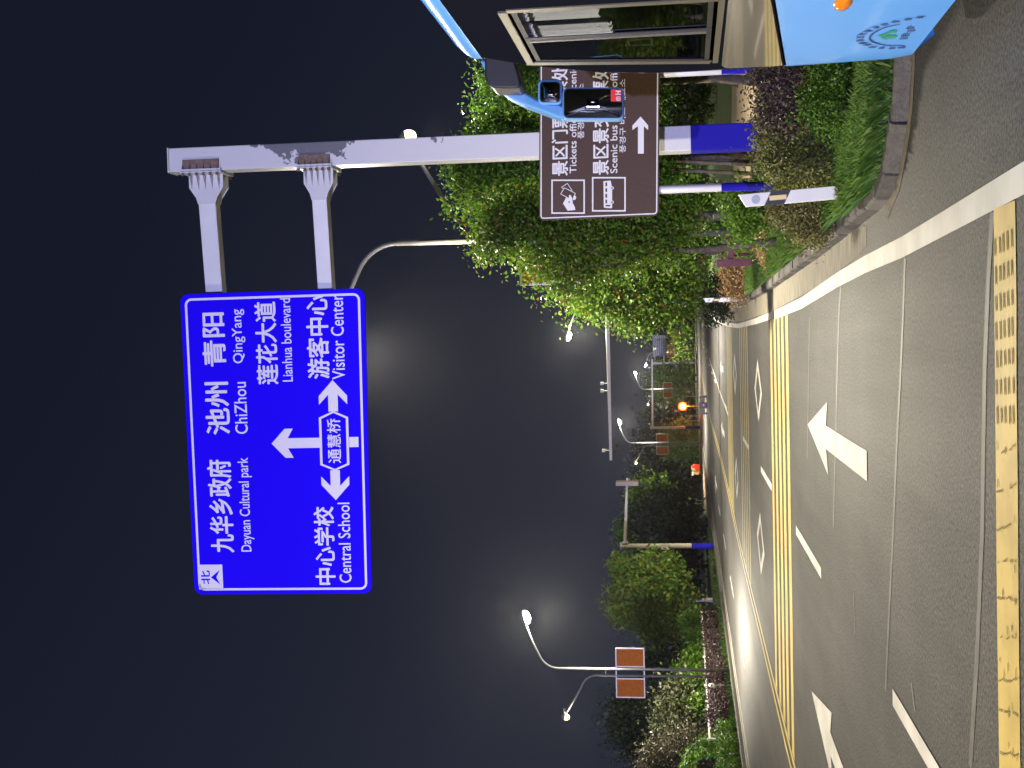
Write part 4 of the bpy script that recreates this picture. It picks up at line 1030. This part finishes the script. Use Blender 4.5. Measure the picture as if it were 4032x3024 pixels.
b = MB(); b.prism([(.0, -.62, .70), (.05, -.62, 1.22), (.40, -.62, 1.33), (.32, -.62, .95)], (0, -.03, 0)); b.build('windshield', M_CREAM, t)
b = MB(); b.prism([(-.45, -.5, .45), (.02, -.5, .35), (.02, -.5, 1.1), (-.40, -.5, 1.15)], (0, 1.2, 0)); b.build('cargo_box', mat('tan_paint', (.42, .27, .08), .5), t, bevel=.06)
for x in (-.42, -.20):
    b = MB(); b.lathe([(0, .04), (.09, .03), (.11, 0)], (x, -.52, 1.12), 12, Matrix.Rotation(R(90), 3, 'X')); b.build('headlight', M_LET, t)
for x, y in ((-.28, -.35), (.36, .7), (-.36, .7)):
    b = MB(); b.lathe([(0, 0), (.26, 0), (.26, .1), (0, .1)], (x - .05, y, .26), 14, Matrix.Rotation(R(90), 3, 'Y')); b.build('wheel', M_BLACK, t)

# ------------------------------------------------------------------ plants
LF_A = leafmat('leaf_bright', [(.058, .150, .010), (.090, .205, .014), (.125, .245, .020), (.18, .275, .034)], trans=.42)
LF_B = leafmat('leaf_mid', [(.042, .115, .011), (.070, .160, .014), (.100, .195, .018)], trans=.42)
LF_C = leafmat('leaf_turning', [(.065, .155, .011)] * 2 + [(.080, .185, .013), (.110, .215, .018), (.16, .24, .026), (.092, .19, .015), (.072, .16, .014), (.13, .215, .02), (.10, .20, .018), (.20, .20, .022), (.12, .21, .02), (.062, .15, .012), (.10, .19, .016), (.08, .17, .014), (.24, .06, .012)], trans=.42)
LF_C2 = leafmat('leaf_yellowing', [(.075, .17, .012), (.12, .24, .016), (.16, .27, .022), (.30, .26, .03), (.14, .25, .018), (.10, .21, .015)], trans=.42)
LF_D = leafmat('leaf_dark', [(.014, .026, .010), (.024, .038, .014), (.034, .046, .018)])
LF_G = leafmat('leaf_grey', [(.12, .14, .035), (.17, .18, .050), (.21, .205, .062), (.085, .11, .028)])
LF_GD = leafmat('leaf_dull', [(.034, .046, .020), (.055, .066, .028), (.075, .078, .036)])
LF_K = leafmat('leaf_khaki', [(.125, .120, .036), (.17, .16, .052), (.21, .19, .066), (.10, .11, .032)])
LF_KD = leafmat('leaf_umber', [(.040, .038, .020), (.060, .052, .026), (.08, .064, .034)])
LF_P = leafmat('leaf_purple', [(.050, .034, .036), (.075, .048, .05), (.10, .08, .045), (.035, .03, .028)])
LF_H = leafmat('leaf_hay', [(.26, .16, .07), (.34, .22, .10), (.18, .13, .05)])
LF_GRD = leafmat('grass_blades_dim', [(.025, .060, .010), (.04, .085, .014), (.06, .10, .02)], trans=.3)
LF_GR = leafmat('grass_blades', [(.045, .105, .016), (.07, .16, .02), (.105, .205, .03), (.16, .21, .055)], trans=.35)

def px_tree(d, base_sy, blobs, n, size, label, leaf=LF_B, bark=M_BARK, seed=1, bx=None, name='tree', cat='tree', group=None, fn=tree, dy=.8, **kw):
    """blobs surveyed as (sx, sy, half height, half width) at distance d"""
    base = AY(2900, base_sy, d); bx = base.x if bx is None else bx; rg = random.Random(seed); B = []; n = int(n * 1.3)
    for q in blobs:
        p_ = AY(q[0], q[1], d); k = d / FPX
        B.append((p_.x - bx, rg.uniform(-.35, .35) * q[3] * k, max(.1, p_.z - .12), q[3] * k, dy * max(q[3], q[2] * .7) * k, q[2] * k))
    if d < 36 and fn is tree: kw.setdefault('spread', .15); kw.setdefault('shell', .5)
    return fn((bx, d, .12), label, B, n, size, leaf, *( [bark] if fn is tree else []), seed=seed, name=name, cat=cat, group=group, **kw)
GT = 'leafy trees behind the brown sign'
px_tree(22.5, 640, [(2030, 690, 230, 130), (2250, 600, 330, 170), (2000, 560, 190, 110), (2420, 700, 220, 170), (1900, 700, 120, 70), (2560, 620, 140, 150), (1860, 650, 130, 60), (1835, 790, 90, 60), (1800, 670, 70, 45)], 23000, .076,
        'leafy tree directly behind the brown sign, with the white post in front of it', LF_A, seed=11, group=GT, trunks=3, trunk_r=.06)
px_tree(25, 330, [(2080, 400, 220, 120), (2250, 300, 300, 150), (1990, 310, 140, 90), (2450, 380, 200, 150), (2140, 180, 250, 120), (1960, 430, 110, 70)], 14000, .086,
        'tree seen between the bus mirror and the white post', LF_B, seed=12, group=GT, trunk_r=.08)
px_tree(21.5, 850, [(2080, 900, 200, 120), (2300, 920, 280, 150), (2000, 850, 150, 80), (1950, 960, 100, 60), (2500, 900, 200, 160), (2220, 1040, 160, 110), (2215, 1115, 100, 60), (2640, 860, 130, 140)], 20000, .074,
        'tree left of the brown sign hiding the lamp boards', LF_C, seed=13, group=GT, trunk_r=.06, trunks=2, bx=1.95)
px_tree(27, 1010, [(2330, 1150, 140, 100), (2450, 1080, 240, 150), (2560, 1180, 150, 110), (2480, 1250, 90, 60), (2640, 1060, 140, 120), (2330, 1185, 70, 50), (2680, 1200, 70, 75)], 17000, .082,
        'lowest leftmost tree of the clump, hanging over the kerb', LF_C, seed=14, group=GT, trunk_r=.07, bx=2.1)
px_tree(30, 560, [(2720, 820, 120, 110), (2730, 920, 120, 120), (2690, 720, 70, 60)], 6500, .10,
        'low dark leafy bush behind the leaning marker post and the maroon railing', LF_B, seed=15, fn=shrub, name='bush', cat='bush', spread=.2)
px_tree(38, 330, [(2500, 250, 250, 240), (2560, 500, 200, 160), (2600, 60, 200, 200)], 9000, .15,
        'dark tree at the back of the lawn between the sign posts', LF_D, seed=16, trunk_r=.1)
px_tree(62, 430, [(2745, 435, 60, 55), (2750, 360, 50, 50)], 2500, .13, 'clipped green bush on the lawn right of the white post', LF_B, seed=17, fn=shrub, name='bush', cat='bush')
for sy, d, lab in ((655, 18.6, 'thin dark tree trunk right behind the blue foot of the white post'), (690, 19.0, 'slender leaning trunk left of the white post')):
    p_ = AY(2950, sy, d); t = thing('sapling', (p_.x, d, .12), lab, 'sapling', 'saplings behind the white post'); r_ = np.random.default_rng(sy)
    b = MB(); q_ = AY(2560, sy - 25, d); b.tube([(0, 0, -.05), (.02, 0, .6), (q_.x - p_.x, 0, q_.z - .12)], [.035, .03, .022], 8); b.build('trunk', M_BARK, t, smooth=True)
    quads_obj('crown', leaves(r_, [(q_.x - p_.x, 0, q_.z, .35, .3, .45)], 900, .08, spread=.12), LF_B, t)

SH = 'shrubs behind the near kerb'
def px_shrub(d, blobs, n, size, label, leaf, seed, **kw): return px_tree(d, blobs[0][1], blobs, n, size, label, leaf, seed=seed, fn=shrub, name=kw.pop('name', 'shrub'), cat=kw.pop('cat', 'shrub'), group=kw.pop('group', SH), **kw)
px_shrub(12.9, [(3160, 330, 190, 120), (3110, 250, 150, 90), (3120, 430, 150, 80), (3220, 230, 140, 80)], 15000, .042, 'dark purple shrub between the bus and the white post', LF_P, 21, spread=.07)
px_shrub(13.3, [(3150, 590, 180, 110), (3130, 500, 160, 70), (3180, 680, 170, 80), (3240, 560, 130, 100)], 19000, .036, 'grey green shrub at the foot of the tall white post', LF_G, 22, spread=.06, stem=M_BARK)
px_shrub(14.2, [(3130, 830, 110, 75), (3170, 780, 130, 70), (3200, 900, 80, 60)], 10000, .036, 'khaki shrub just left of the leaning marker post', LF_K, 23, spread=.06)
px_shrub(12.0, [(3250, 420, 110, 90), (3280, 300, 90, 80)], 2500, .04, 'low green weeds in front of the dark purple shrub', LF_B, 24, spread=.08, name='weeds', cat='weeds')
px_shrub(17.5, [(2960, 850, 70, 60), (2930, 780, 90, 55), (2940, 900, 50, 40)], 2600, .06, 'bright green bush between the marker post and the maroon railing', LF_A, 25)
px_shrub(24, [(3040, 930, 50, 70), (3060, 990, 40, 50)], 2200, .05, 'low rusty brown plants in the grass before the maroon railing', LF_H, 26, name='dry_plants', cat='plants')
px_shrub(32.5, [(2895, 1110, 62, 55), (2900, 1060, 70, 45), (2905, 1165, 45, 28)], 5200, .07, 'heap of dry brown plants beside the far marker post', LF_H, 27, name='dry_plants', cat='plants', up=1.2, aspect=.25)
px_shrub(42, [(2810, 1230, 70, 60), (2800, 1150, 90, 70)], 3000, .10, 'dark bush behind the far white marker post', LF_D, 28)
# dark rounded shrub masking the road bend
px_shrub(50, [(2782, 1190, 32, 24)], 1500, .09, 'low round dark bush at the kerb where the road bends away', LF_D, 29)

# maroon wooden railing in the grass
rp_ = G(2992, 1032, .12); t = thing('wooden_railing', (rp_.x, rp_.y, .12), 'broken maroon wooden railing standing in the grass under the trees', 'railing')
k_ = rp_.y / FPX
b = MB(); b.box((0, 0, .44), (28 * k_, .07, .98)); b.build('end_post', M_MAROON, t)
b = MB(); b.box((62 * k_, .05, .62), (112 * k_, .05, .13)); b.build('rail', M_MAROON, t)
for i, x in enumerate((30, 55, 78, 100, 122)):
    b = MB(); b.bar((x * k_, .09, .68 + .05 * (i % 3)), ((x + 6 - 4 * (i % 2)) * k_, .05, -.02), .045, .05); b.build('slat', M_MAROON if i < 2 else M_BARK, t)

# ------------------------------------------------------------------ grass
def grass(name, pts, h, seed, w=.010, lean=.5, m=None):
    r_ = np.random.default_rng(seed); N = len(pts); P = np.array(pts); hh = h * (.5 + .9 * r_.random(N)); a = r_.random(N) * 6.283
    dx, dy = np.cos(a), np.sin(a); ln_ = lean * hh * r_.random(N) * 1.3; b_ = r_.random(N) * 6.283
    A = P + np.stack([-dx * w / 2, -dy * w / 2, 0 * dx], 1); B_ = P + np.stack([dx * w / 2, dy * w / 2, 0 * dx], 1)
    T = P + np.stack([np.cos(b_) * ln_, np.sin(b_) * ln_, hh], 1); M1 = P + np.stack([np.cos(b_) * ln_ * .3 + dx * w * .4, np.sin(b_) * ln_ * .3 + dy * w * .4, hh * .6], 1)
    return tag(quads_obj(name, np.stack([A, B_, M1, T], 1).reshape(-1, 3), m or LF_GR), kind='stuff')
rg = np.random.default_rng(77)
inner = offset(KERB, -0.0); pts = []
kp = np.array(KERB[1:13]); seg = np.linalg.norm(np.diff(kp, axis=0), axis=1); cum = np.concatenate([[0], np.cumsum(seg)])
def edge_pts(n, s0, s1, d0, d1, z=.118):
    s = s0 + (s1 - s0) * rg.random(n); i = np.clip(np.searchsorted(cum, s) - 1, 0, len(seg) - 1); f = (s - cum[i]) / seg[i]
    p_ = kp[i] + (kp[i + 1] - kp[i]) * f[:, None]; tt = (kp[i + 1] - kp[i]) / seg[i][:, None]; nn_ = np.stack([tt[:, 1], -tt[:, 0]], 1)
    d = d0 + (d1 - d0) * rg.random(n) ** 1.3; q_ = p_ + nn_ * d[:, None]; return np.column_stack([q_, np.full(n, z)])
# arc length marks: corner of the kerb lies about 5-9 m along
grass('grass', np.vstack([edge_pts(30000, 4, 8.6, .12, .80), edge_pts(16000, 8.2, 12, .16, 1.6)]), .17, 5, w=.0065, lean=.7)
grass('grass', edge_pts(45000, 11, 34, .18, 2.4), .16, 6, w=.013, lean=.7)
xs = np.column_stack([-14.45 - 2.2 * rg.random(9000), 40 + 60 * rg.random(9000), np.full(9000, .118)]); grass('grass', xs, .22, 8, w=.04, m=LF_GRD)

# ------------------------------------------------------------------ left side of the road
GL = 'trees along the left verge'
px_tree(84, 2420, [(2520, 2300, 110, 90), (2600, 2400, 110, 80), (2490, 2390, 90, 80), (2600, 2240, 90, 75), (2440, 2360, 50, 45), (2660, 2330, 80, 100), (2450, 2230, 50, 40), (2640, 2470, 50, 45), (2410, 2400, 40, 35), (2560, 2490, 60, 40)], 9000, .30,
        'round leafy tree with yellowing tips on the left verge, right of the orange boards', LF_C2, M_BARKP, seed=31, group=GL, trunk_r=.13, bx=-16.9, spread=.36, clump=46, shell=.15)
px_tree(126, 2080, [(2560, 2010, 70, 55), (2600, 1960, 50, 40), (2650, 2060, 70, 60), (2520, 2090, 80, 60), (2630, 2140, 60, 40), (2480, 2130, 50, 50)], 6000, .36,
        'green tree behind the arm of the dirty white gantry', LF_A, seed=32, group=GL, trunk_r=.15, trunks=2, spread=.6)
px_tree(142, 1985, [(2530, 1960, 60, 40), (2560, 1930, 70, 45), (2620, 1990, 60, 40)], 2500, .4, 'narrow green tree just under the small box of the gantry arm', LF_A, seed=33, group=GL, trunk_r=.12, spread=.6)
px_tree(172, 1745, [(2660, 1740, 60, 45), (2690, 1770, 50, 40), (2640, 1720, 40, 35), (2700, 1710, 50, 35)], 2600, .45, 'small yellow green tree left of the cream gantry post', LF_A, seed=34, group=GL, trunk_r=.12, spread=.6)
px_tree(203, 1500, [(2600, 1490, 45, 40), (2630, 1530, 50, 40), (2590, 1540, 35, 30), (2690, 1490, 40, 50)], 2600, .5, 'yellow green tree lit by the far lamp under the gantry arm', LF_A, seed=35, group=GL, trunk_r=.14, spread=.7)
px_tree(240, 1395, [(2690, 1400, 40, 30), (2670, 1370, 40, 35), (2700, 1340, 50, 45)], 2000, .5, 'small olive tree beside the smallest orange boards', LF_C, seed=36, group=GL, trunk_r=.12, spread=.7)
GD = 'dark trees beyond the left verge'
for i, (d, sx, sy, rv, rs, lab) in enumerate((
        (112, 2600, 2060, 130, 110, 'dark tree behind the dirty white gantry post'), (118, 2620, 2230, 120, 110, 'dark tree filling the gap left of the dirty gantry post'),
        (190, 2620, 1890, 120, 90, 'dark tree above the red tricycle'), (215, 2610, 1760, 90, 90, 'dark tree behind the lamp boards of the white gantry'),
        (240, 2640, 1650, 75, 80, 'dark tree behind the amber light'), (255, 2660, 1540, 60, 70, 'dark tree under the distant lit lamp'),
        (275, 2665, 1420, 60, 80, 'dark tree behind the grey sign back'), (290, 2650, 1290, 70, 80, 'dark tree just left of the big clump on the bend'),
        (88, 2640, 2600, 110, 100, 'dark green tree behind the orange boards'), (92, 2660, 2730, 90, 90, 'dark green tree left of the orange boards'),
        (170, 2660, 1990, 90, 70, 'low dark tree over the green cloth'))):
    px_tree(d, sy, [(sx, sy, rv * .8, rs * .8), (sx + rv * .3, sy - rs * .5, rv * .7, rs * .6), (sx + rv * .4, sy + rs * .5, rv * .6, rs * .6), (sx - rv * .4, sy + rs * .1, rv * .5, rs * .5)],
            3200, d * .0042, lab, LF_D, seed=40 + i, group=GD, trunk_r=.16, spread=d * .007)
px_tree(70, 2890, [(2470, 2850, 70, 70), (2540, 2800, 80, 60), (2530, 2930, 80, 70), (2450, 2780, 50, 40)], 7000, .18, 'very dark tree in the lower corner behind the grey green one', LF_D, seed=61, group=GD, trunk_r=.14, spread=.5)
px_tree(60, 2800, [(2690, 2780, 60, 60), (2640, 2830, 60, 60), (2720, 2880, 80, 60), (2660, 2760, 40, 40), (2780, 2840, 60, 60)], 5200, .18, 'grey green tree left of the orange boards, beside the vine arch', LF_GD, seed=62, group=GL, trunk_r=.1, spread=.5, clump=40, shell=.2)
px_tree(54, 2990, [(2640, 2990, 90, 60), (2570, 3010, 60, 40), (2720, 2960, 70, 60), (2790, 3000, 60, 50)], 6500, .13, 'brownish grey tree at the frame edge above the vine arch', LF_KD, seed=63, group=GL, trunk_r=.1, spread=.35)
GS = 'bright shrubs along the left fence'
for i, (sx, sy, rv, rs, lab) in enumerate(((2735, 2440, 60, 35, 'bright shrub by the pale trunk'), (2750, 2510, 50, 32, 'bright shrub in front of the white fence, right of the lamp'), (2745, 2580, 45, 30, 'low bright shrub over the white fence end'),
        (2720, 2640, 70, 26, 'pointed bright shrub at the foot of the twin lamp'), (2745, 2700, 50, 34, 'bright shrub left of the twin lamp foot'), (2755, 2770, 45, 30, 'yellowish shrub above the white garden lamp'))):
    px_tree((16.3 + (i % 2) * .5) * FPX / (1690 - 3024 + sy), sy, [(sx, sy, rv, rs), (sx + 25, sy + 12, rv * .6, rs * .9), (sx - rv * .7, sy - 4, rv * .5, rs * .4)], 1500, .17, lab + ' on the left verge', LF_A, seed=70 + i, group=GS, fn=shrub, name='shrub', cat='shrub', spread=.16)
GP = 'purple hedges along the left kerb'
for i, (y0, y1, h_, lab) in enumerate(((50.5, 55.5, 1.0, 'purple hedge by the foot of the nearest left lamp'), (56, 62, 1.0, 'purple hedge just beyond the nearest left lamp'), (63, 72, 1.0, 'farthest stretch of purple hedge, before the dirty white gantry'))):
    n = int((y1 - y0) * 1.6); Bl = [(0, -(y1 - y0) / 2 + (k + .5) * (y1 - y0) / n, h_ * .5, .5, .5, h_ * .55) for k in range(n)]
    shrub((-15.05, (y0 + y1) / 2, .12), lab, Bl, 3600, .11, leafmat('leaf_wine_%d' % i, [(.036, .016, .025), (.052, .026, .036), (.045, .034, .022)]), seed=80 + i, group=GP, name='hedge', cat='hedge', spread=.12)
for y0, y1, x, h_, lab in ((42, 50, -15.0, .75, 'low green clipped hedge at the left frame edge'), (43, 50, -17.2, 1.5, 'taller dark green hedge behind the low hedge')):
    n = int((y1 - y0) * 1.6); Bl = [(0, -(y1 - y0) / 2 + (k + .5) * (y1 - y0) / n, h_ * .5, .55, .5, h_ * .52) for k in range(n)]
    shrub((x, (y0 + y1) / 2, .12), lab, Bl, 5200, .10, LF_B if x > -16 else LF_D, seed=int(y0 * 3 + h_ * 10), group='green hedges on the left', name='hedge', cat='hedge', spread=.11)
# vine arch
t = thing('vine_arch', (-16.1, 49.0, .12), 'green metal arch overgrown with vines behind the low green hedge', 'trellis')
b = MB()
for x in (0, -.7): b.tube([(x, 3.2, 0), (x, 3.2, .8)] + arc((x, 0, .8), 3.2, 0, math.pi * .52, 10, (0, 1, 0), (0, 0, .36)), .035, 7)
for a in arc((0, 0, .8), 3.2, .1, math.pi * .5, 8, (0, 1, 0), (0, 0, .36)): b.tube([a, a + Vector((-.7, 0, 0))], .02, 6)
b.build('frame', mat('green_metal', (.10, .26, .16), .5), t)
quads_obj('vine', leaves(np.random.default_rng(9), [(p_.x - .35, p_.y, p_.z - .05, .35, .4, .16) for p_ in arc((0, 0, .8), 3.2, .1, math.pi * .5, 8, (0, 1, 0), (0, 0, .36))], 1600, .12, spread=.12), LF_A, t)
# white low fence: rails and posts, one garden fence in one piece
t = thing('garden_fence', (-15.75, 63, .12), 'low white rail fence behind the purple hedge', 'fence')
b = MB()
for z_ in (.98, .66): b.box((0, 0, z_), (.03, 24, .07))
b.build('rail', M_WFENCE, t)
for k in range(10):
    b = MB(); b.box((0, -12 + k * 24 / 9, .52), (.08, .08, 1.1)); b.build('fence_post', M_WFENCE, t)
p_ = AY(2798, 2698, 55); t = thing('garden_lamp', (p_.x, 55, .12), 'small white garden lamp in front of the white fence left of the twin lamp', 'garden lamp')
b = MB(); b.tube([(0, 0, 0), (0, 0, p_.z - .3)], .03, 8); b.build('post', M_POST, t)
b = MB(); b.lathe([(.03, 0), (.08, .05), (.09, .16), (.06, .24), (0, .27)], (0, 0, p_.z - .3), 12); b.build('lantern', emit('garden_lamp_glass', (.9, .9, .8), .12), t, smooth=True)
# green cloth heap by the pavement
p_ = AY(2752, 2052, 124); t = thing('cloth_heap', (p_.x, 124, .12), 'small teal cloth heap beside the far left pavement', 'cloth')
rg2 = np.random.default_rng(4); b = MB(); prof = [(.9 - .8 * k / 6 + .05 * (-1) ** k, .85 * (k / 6) ** .8) for k in range(7)]; b.lathe(prof + [(0, .95)], (0, 0, 0), 14)
b.v = [(v[0] * 1.0 + rg2.normal() * .06, v[1] + rg2.normal() * .06, v[2]) for v in b.v]; b.build('cloth', mat('teal_cloth', (.06, .30, .24), .8), t, smooth=True)
p_ = AY(2730, 1972, 128); t = thing('info_board', (p_.x, 128, .12), 'small pale board on a post by the dark trees past the gantry', 'board')
b = MB(); b.tube([(0, 0, 0), (0, 0, 1.5)], .04, 8); b.build('post', M_POST, t)
b = MB(); b.box((0, -.05, p_.z - .12), (.5, .05, .7)); b.build('board', M_WFENCE, t)

# thin mist volume added to imitate lens glow around the lamps
hz = MB(); hz.box((0, 560, 4.6), (1440, 1560, 11.4)); M_HZ = bpy.data.materials.new('glow_haze'); M_HZ.use_nodes = True
n = M_HZ.node_tree; n.nodes.remove(n.nodes['Principled BSDF']); pv = n.nodes.new('ShaderNodeVolumePrincipled')
pv.inputs['Color'].default_value = (.9, .92, 1, 1); pv.inputs['Density'].default_value = 0.00024; pv.inputs['Anisotropy'].default_value = 0.9
n.links.new(pv.outputs[0], n.nodes['Material Output'].inputs['Volume']); tag(hz.build('glow_haze', M_HZ), kind='stuff')

for o in bpy.data.objects:
    if '_w' in o: del o['_w']
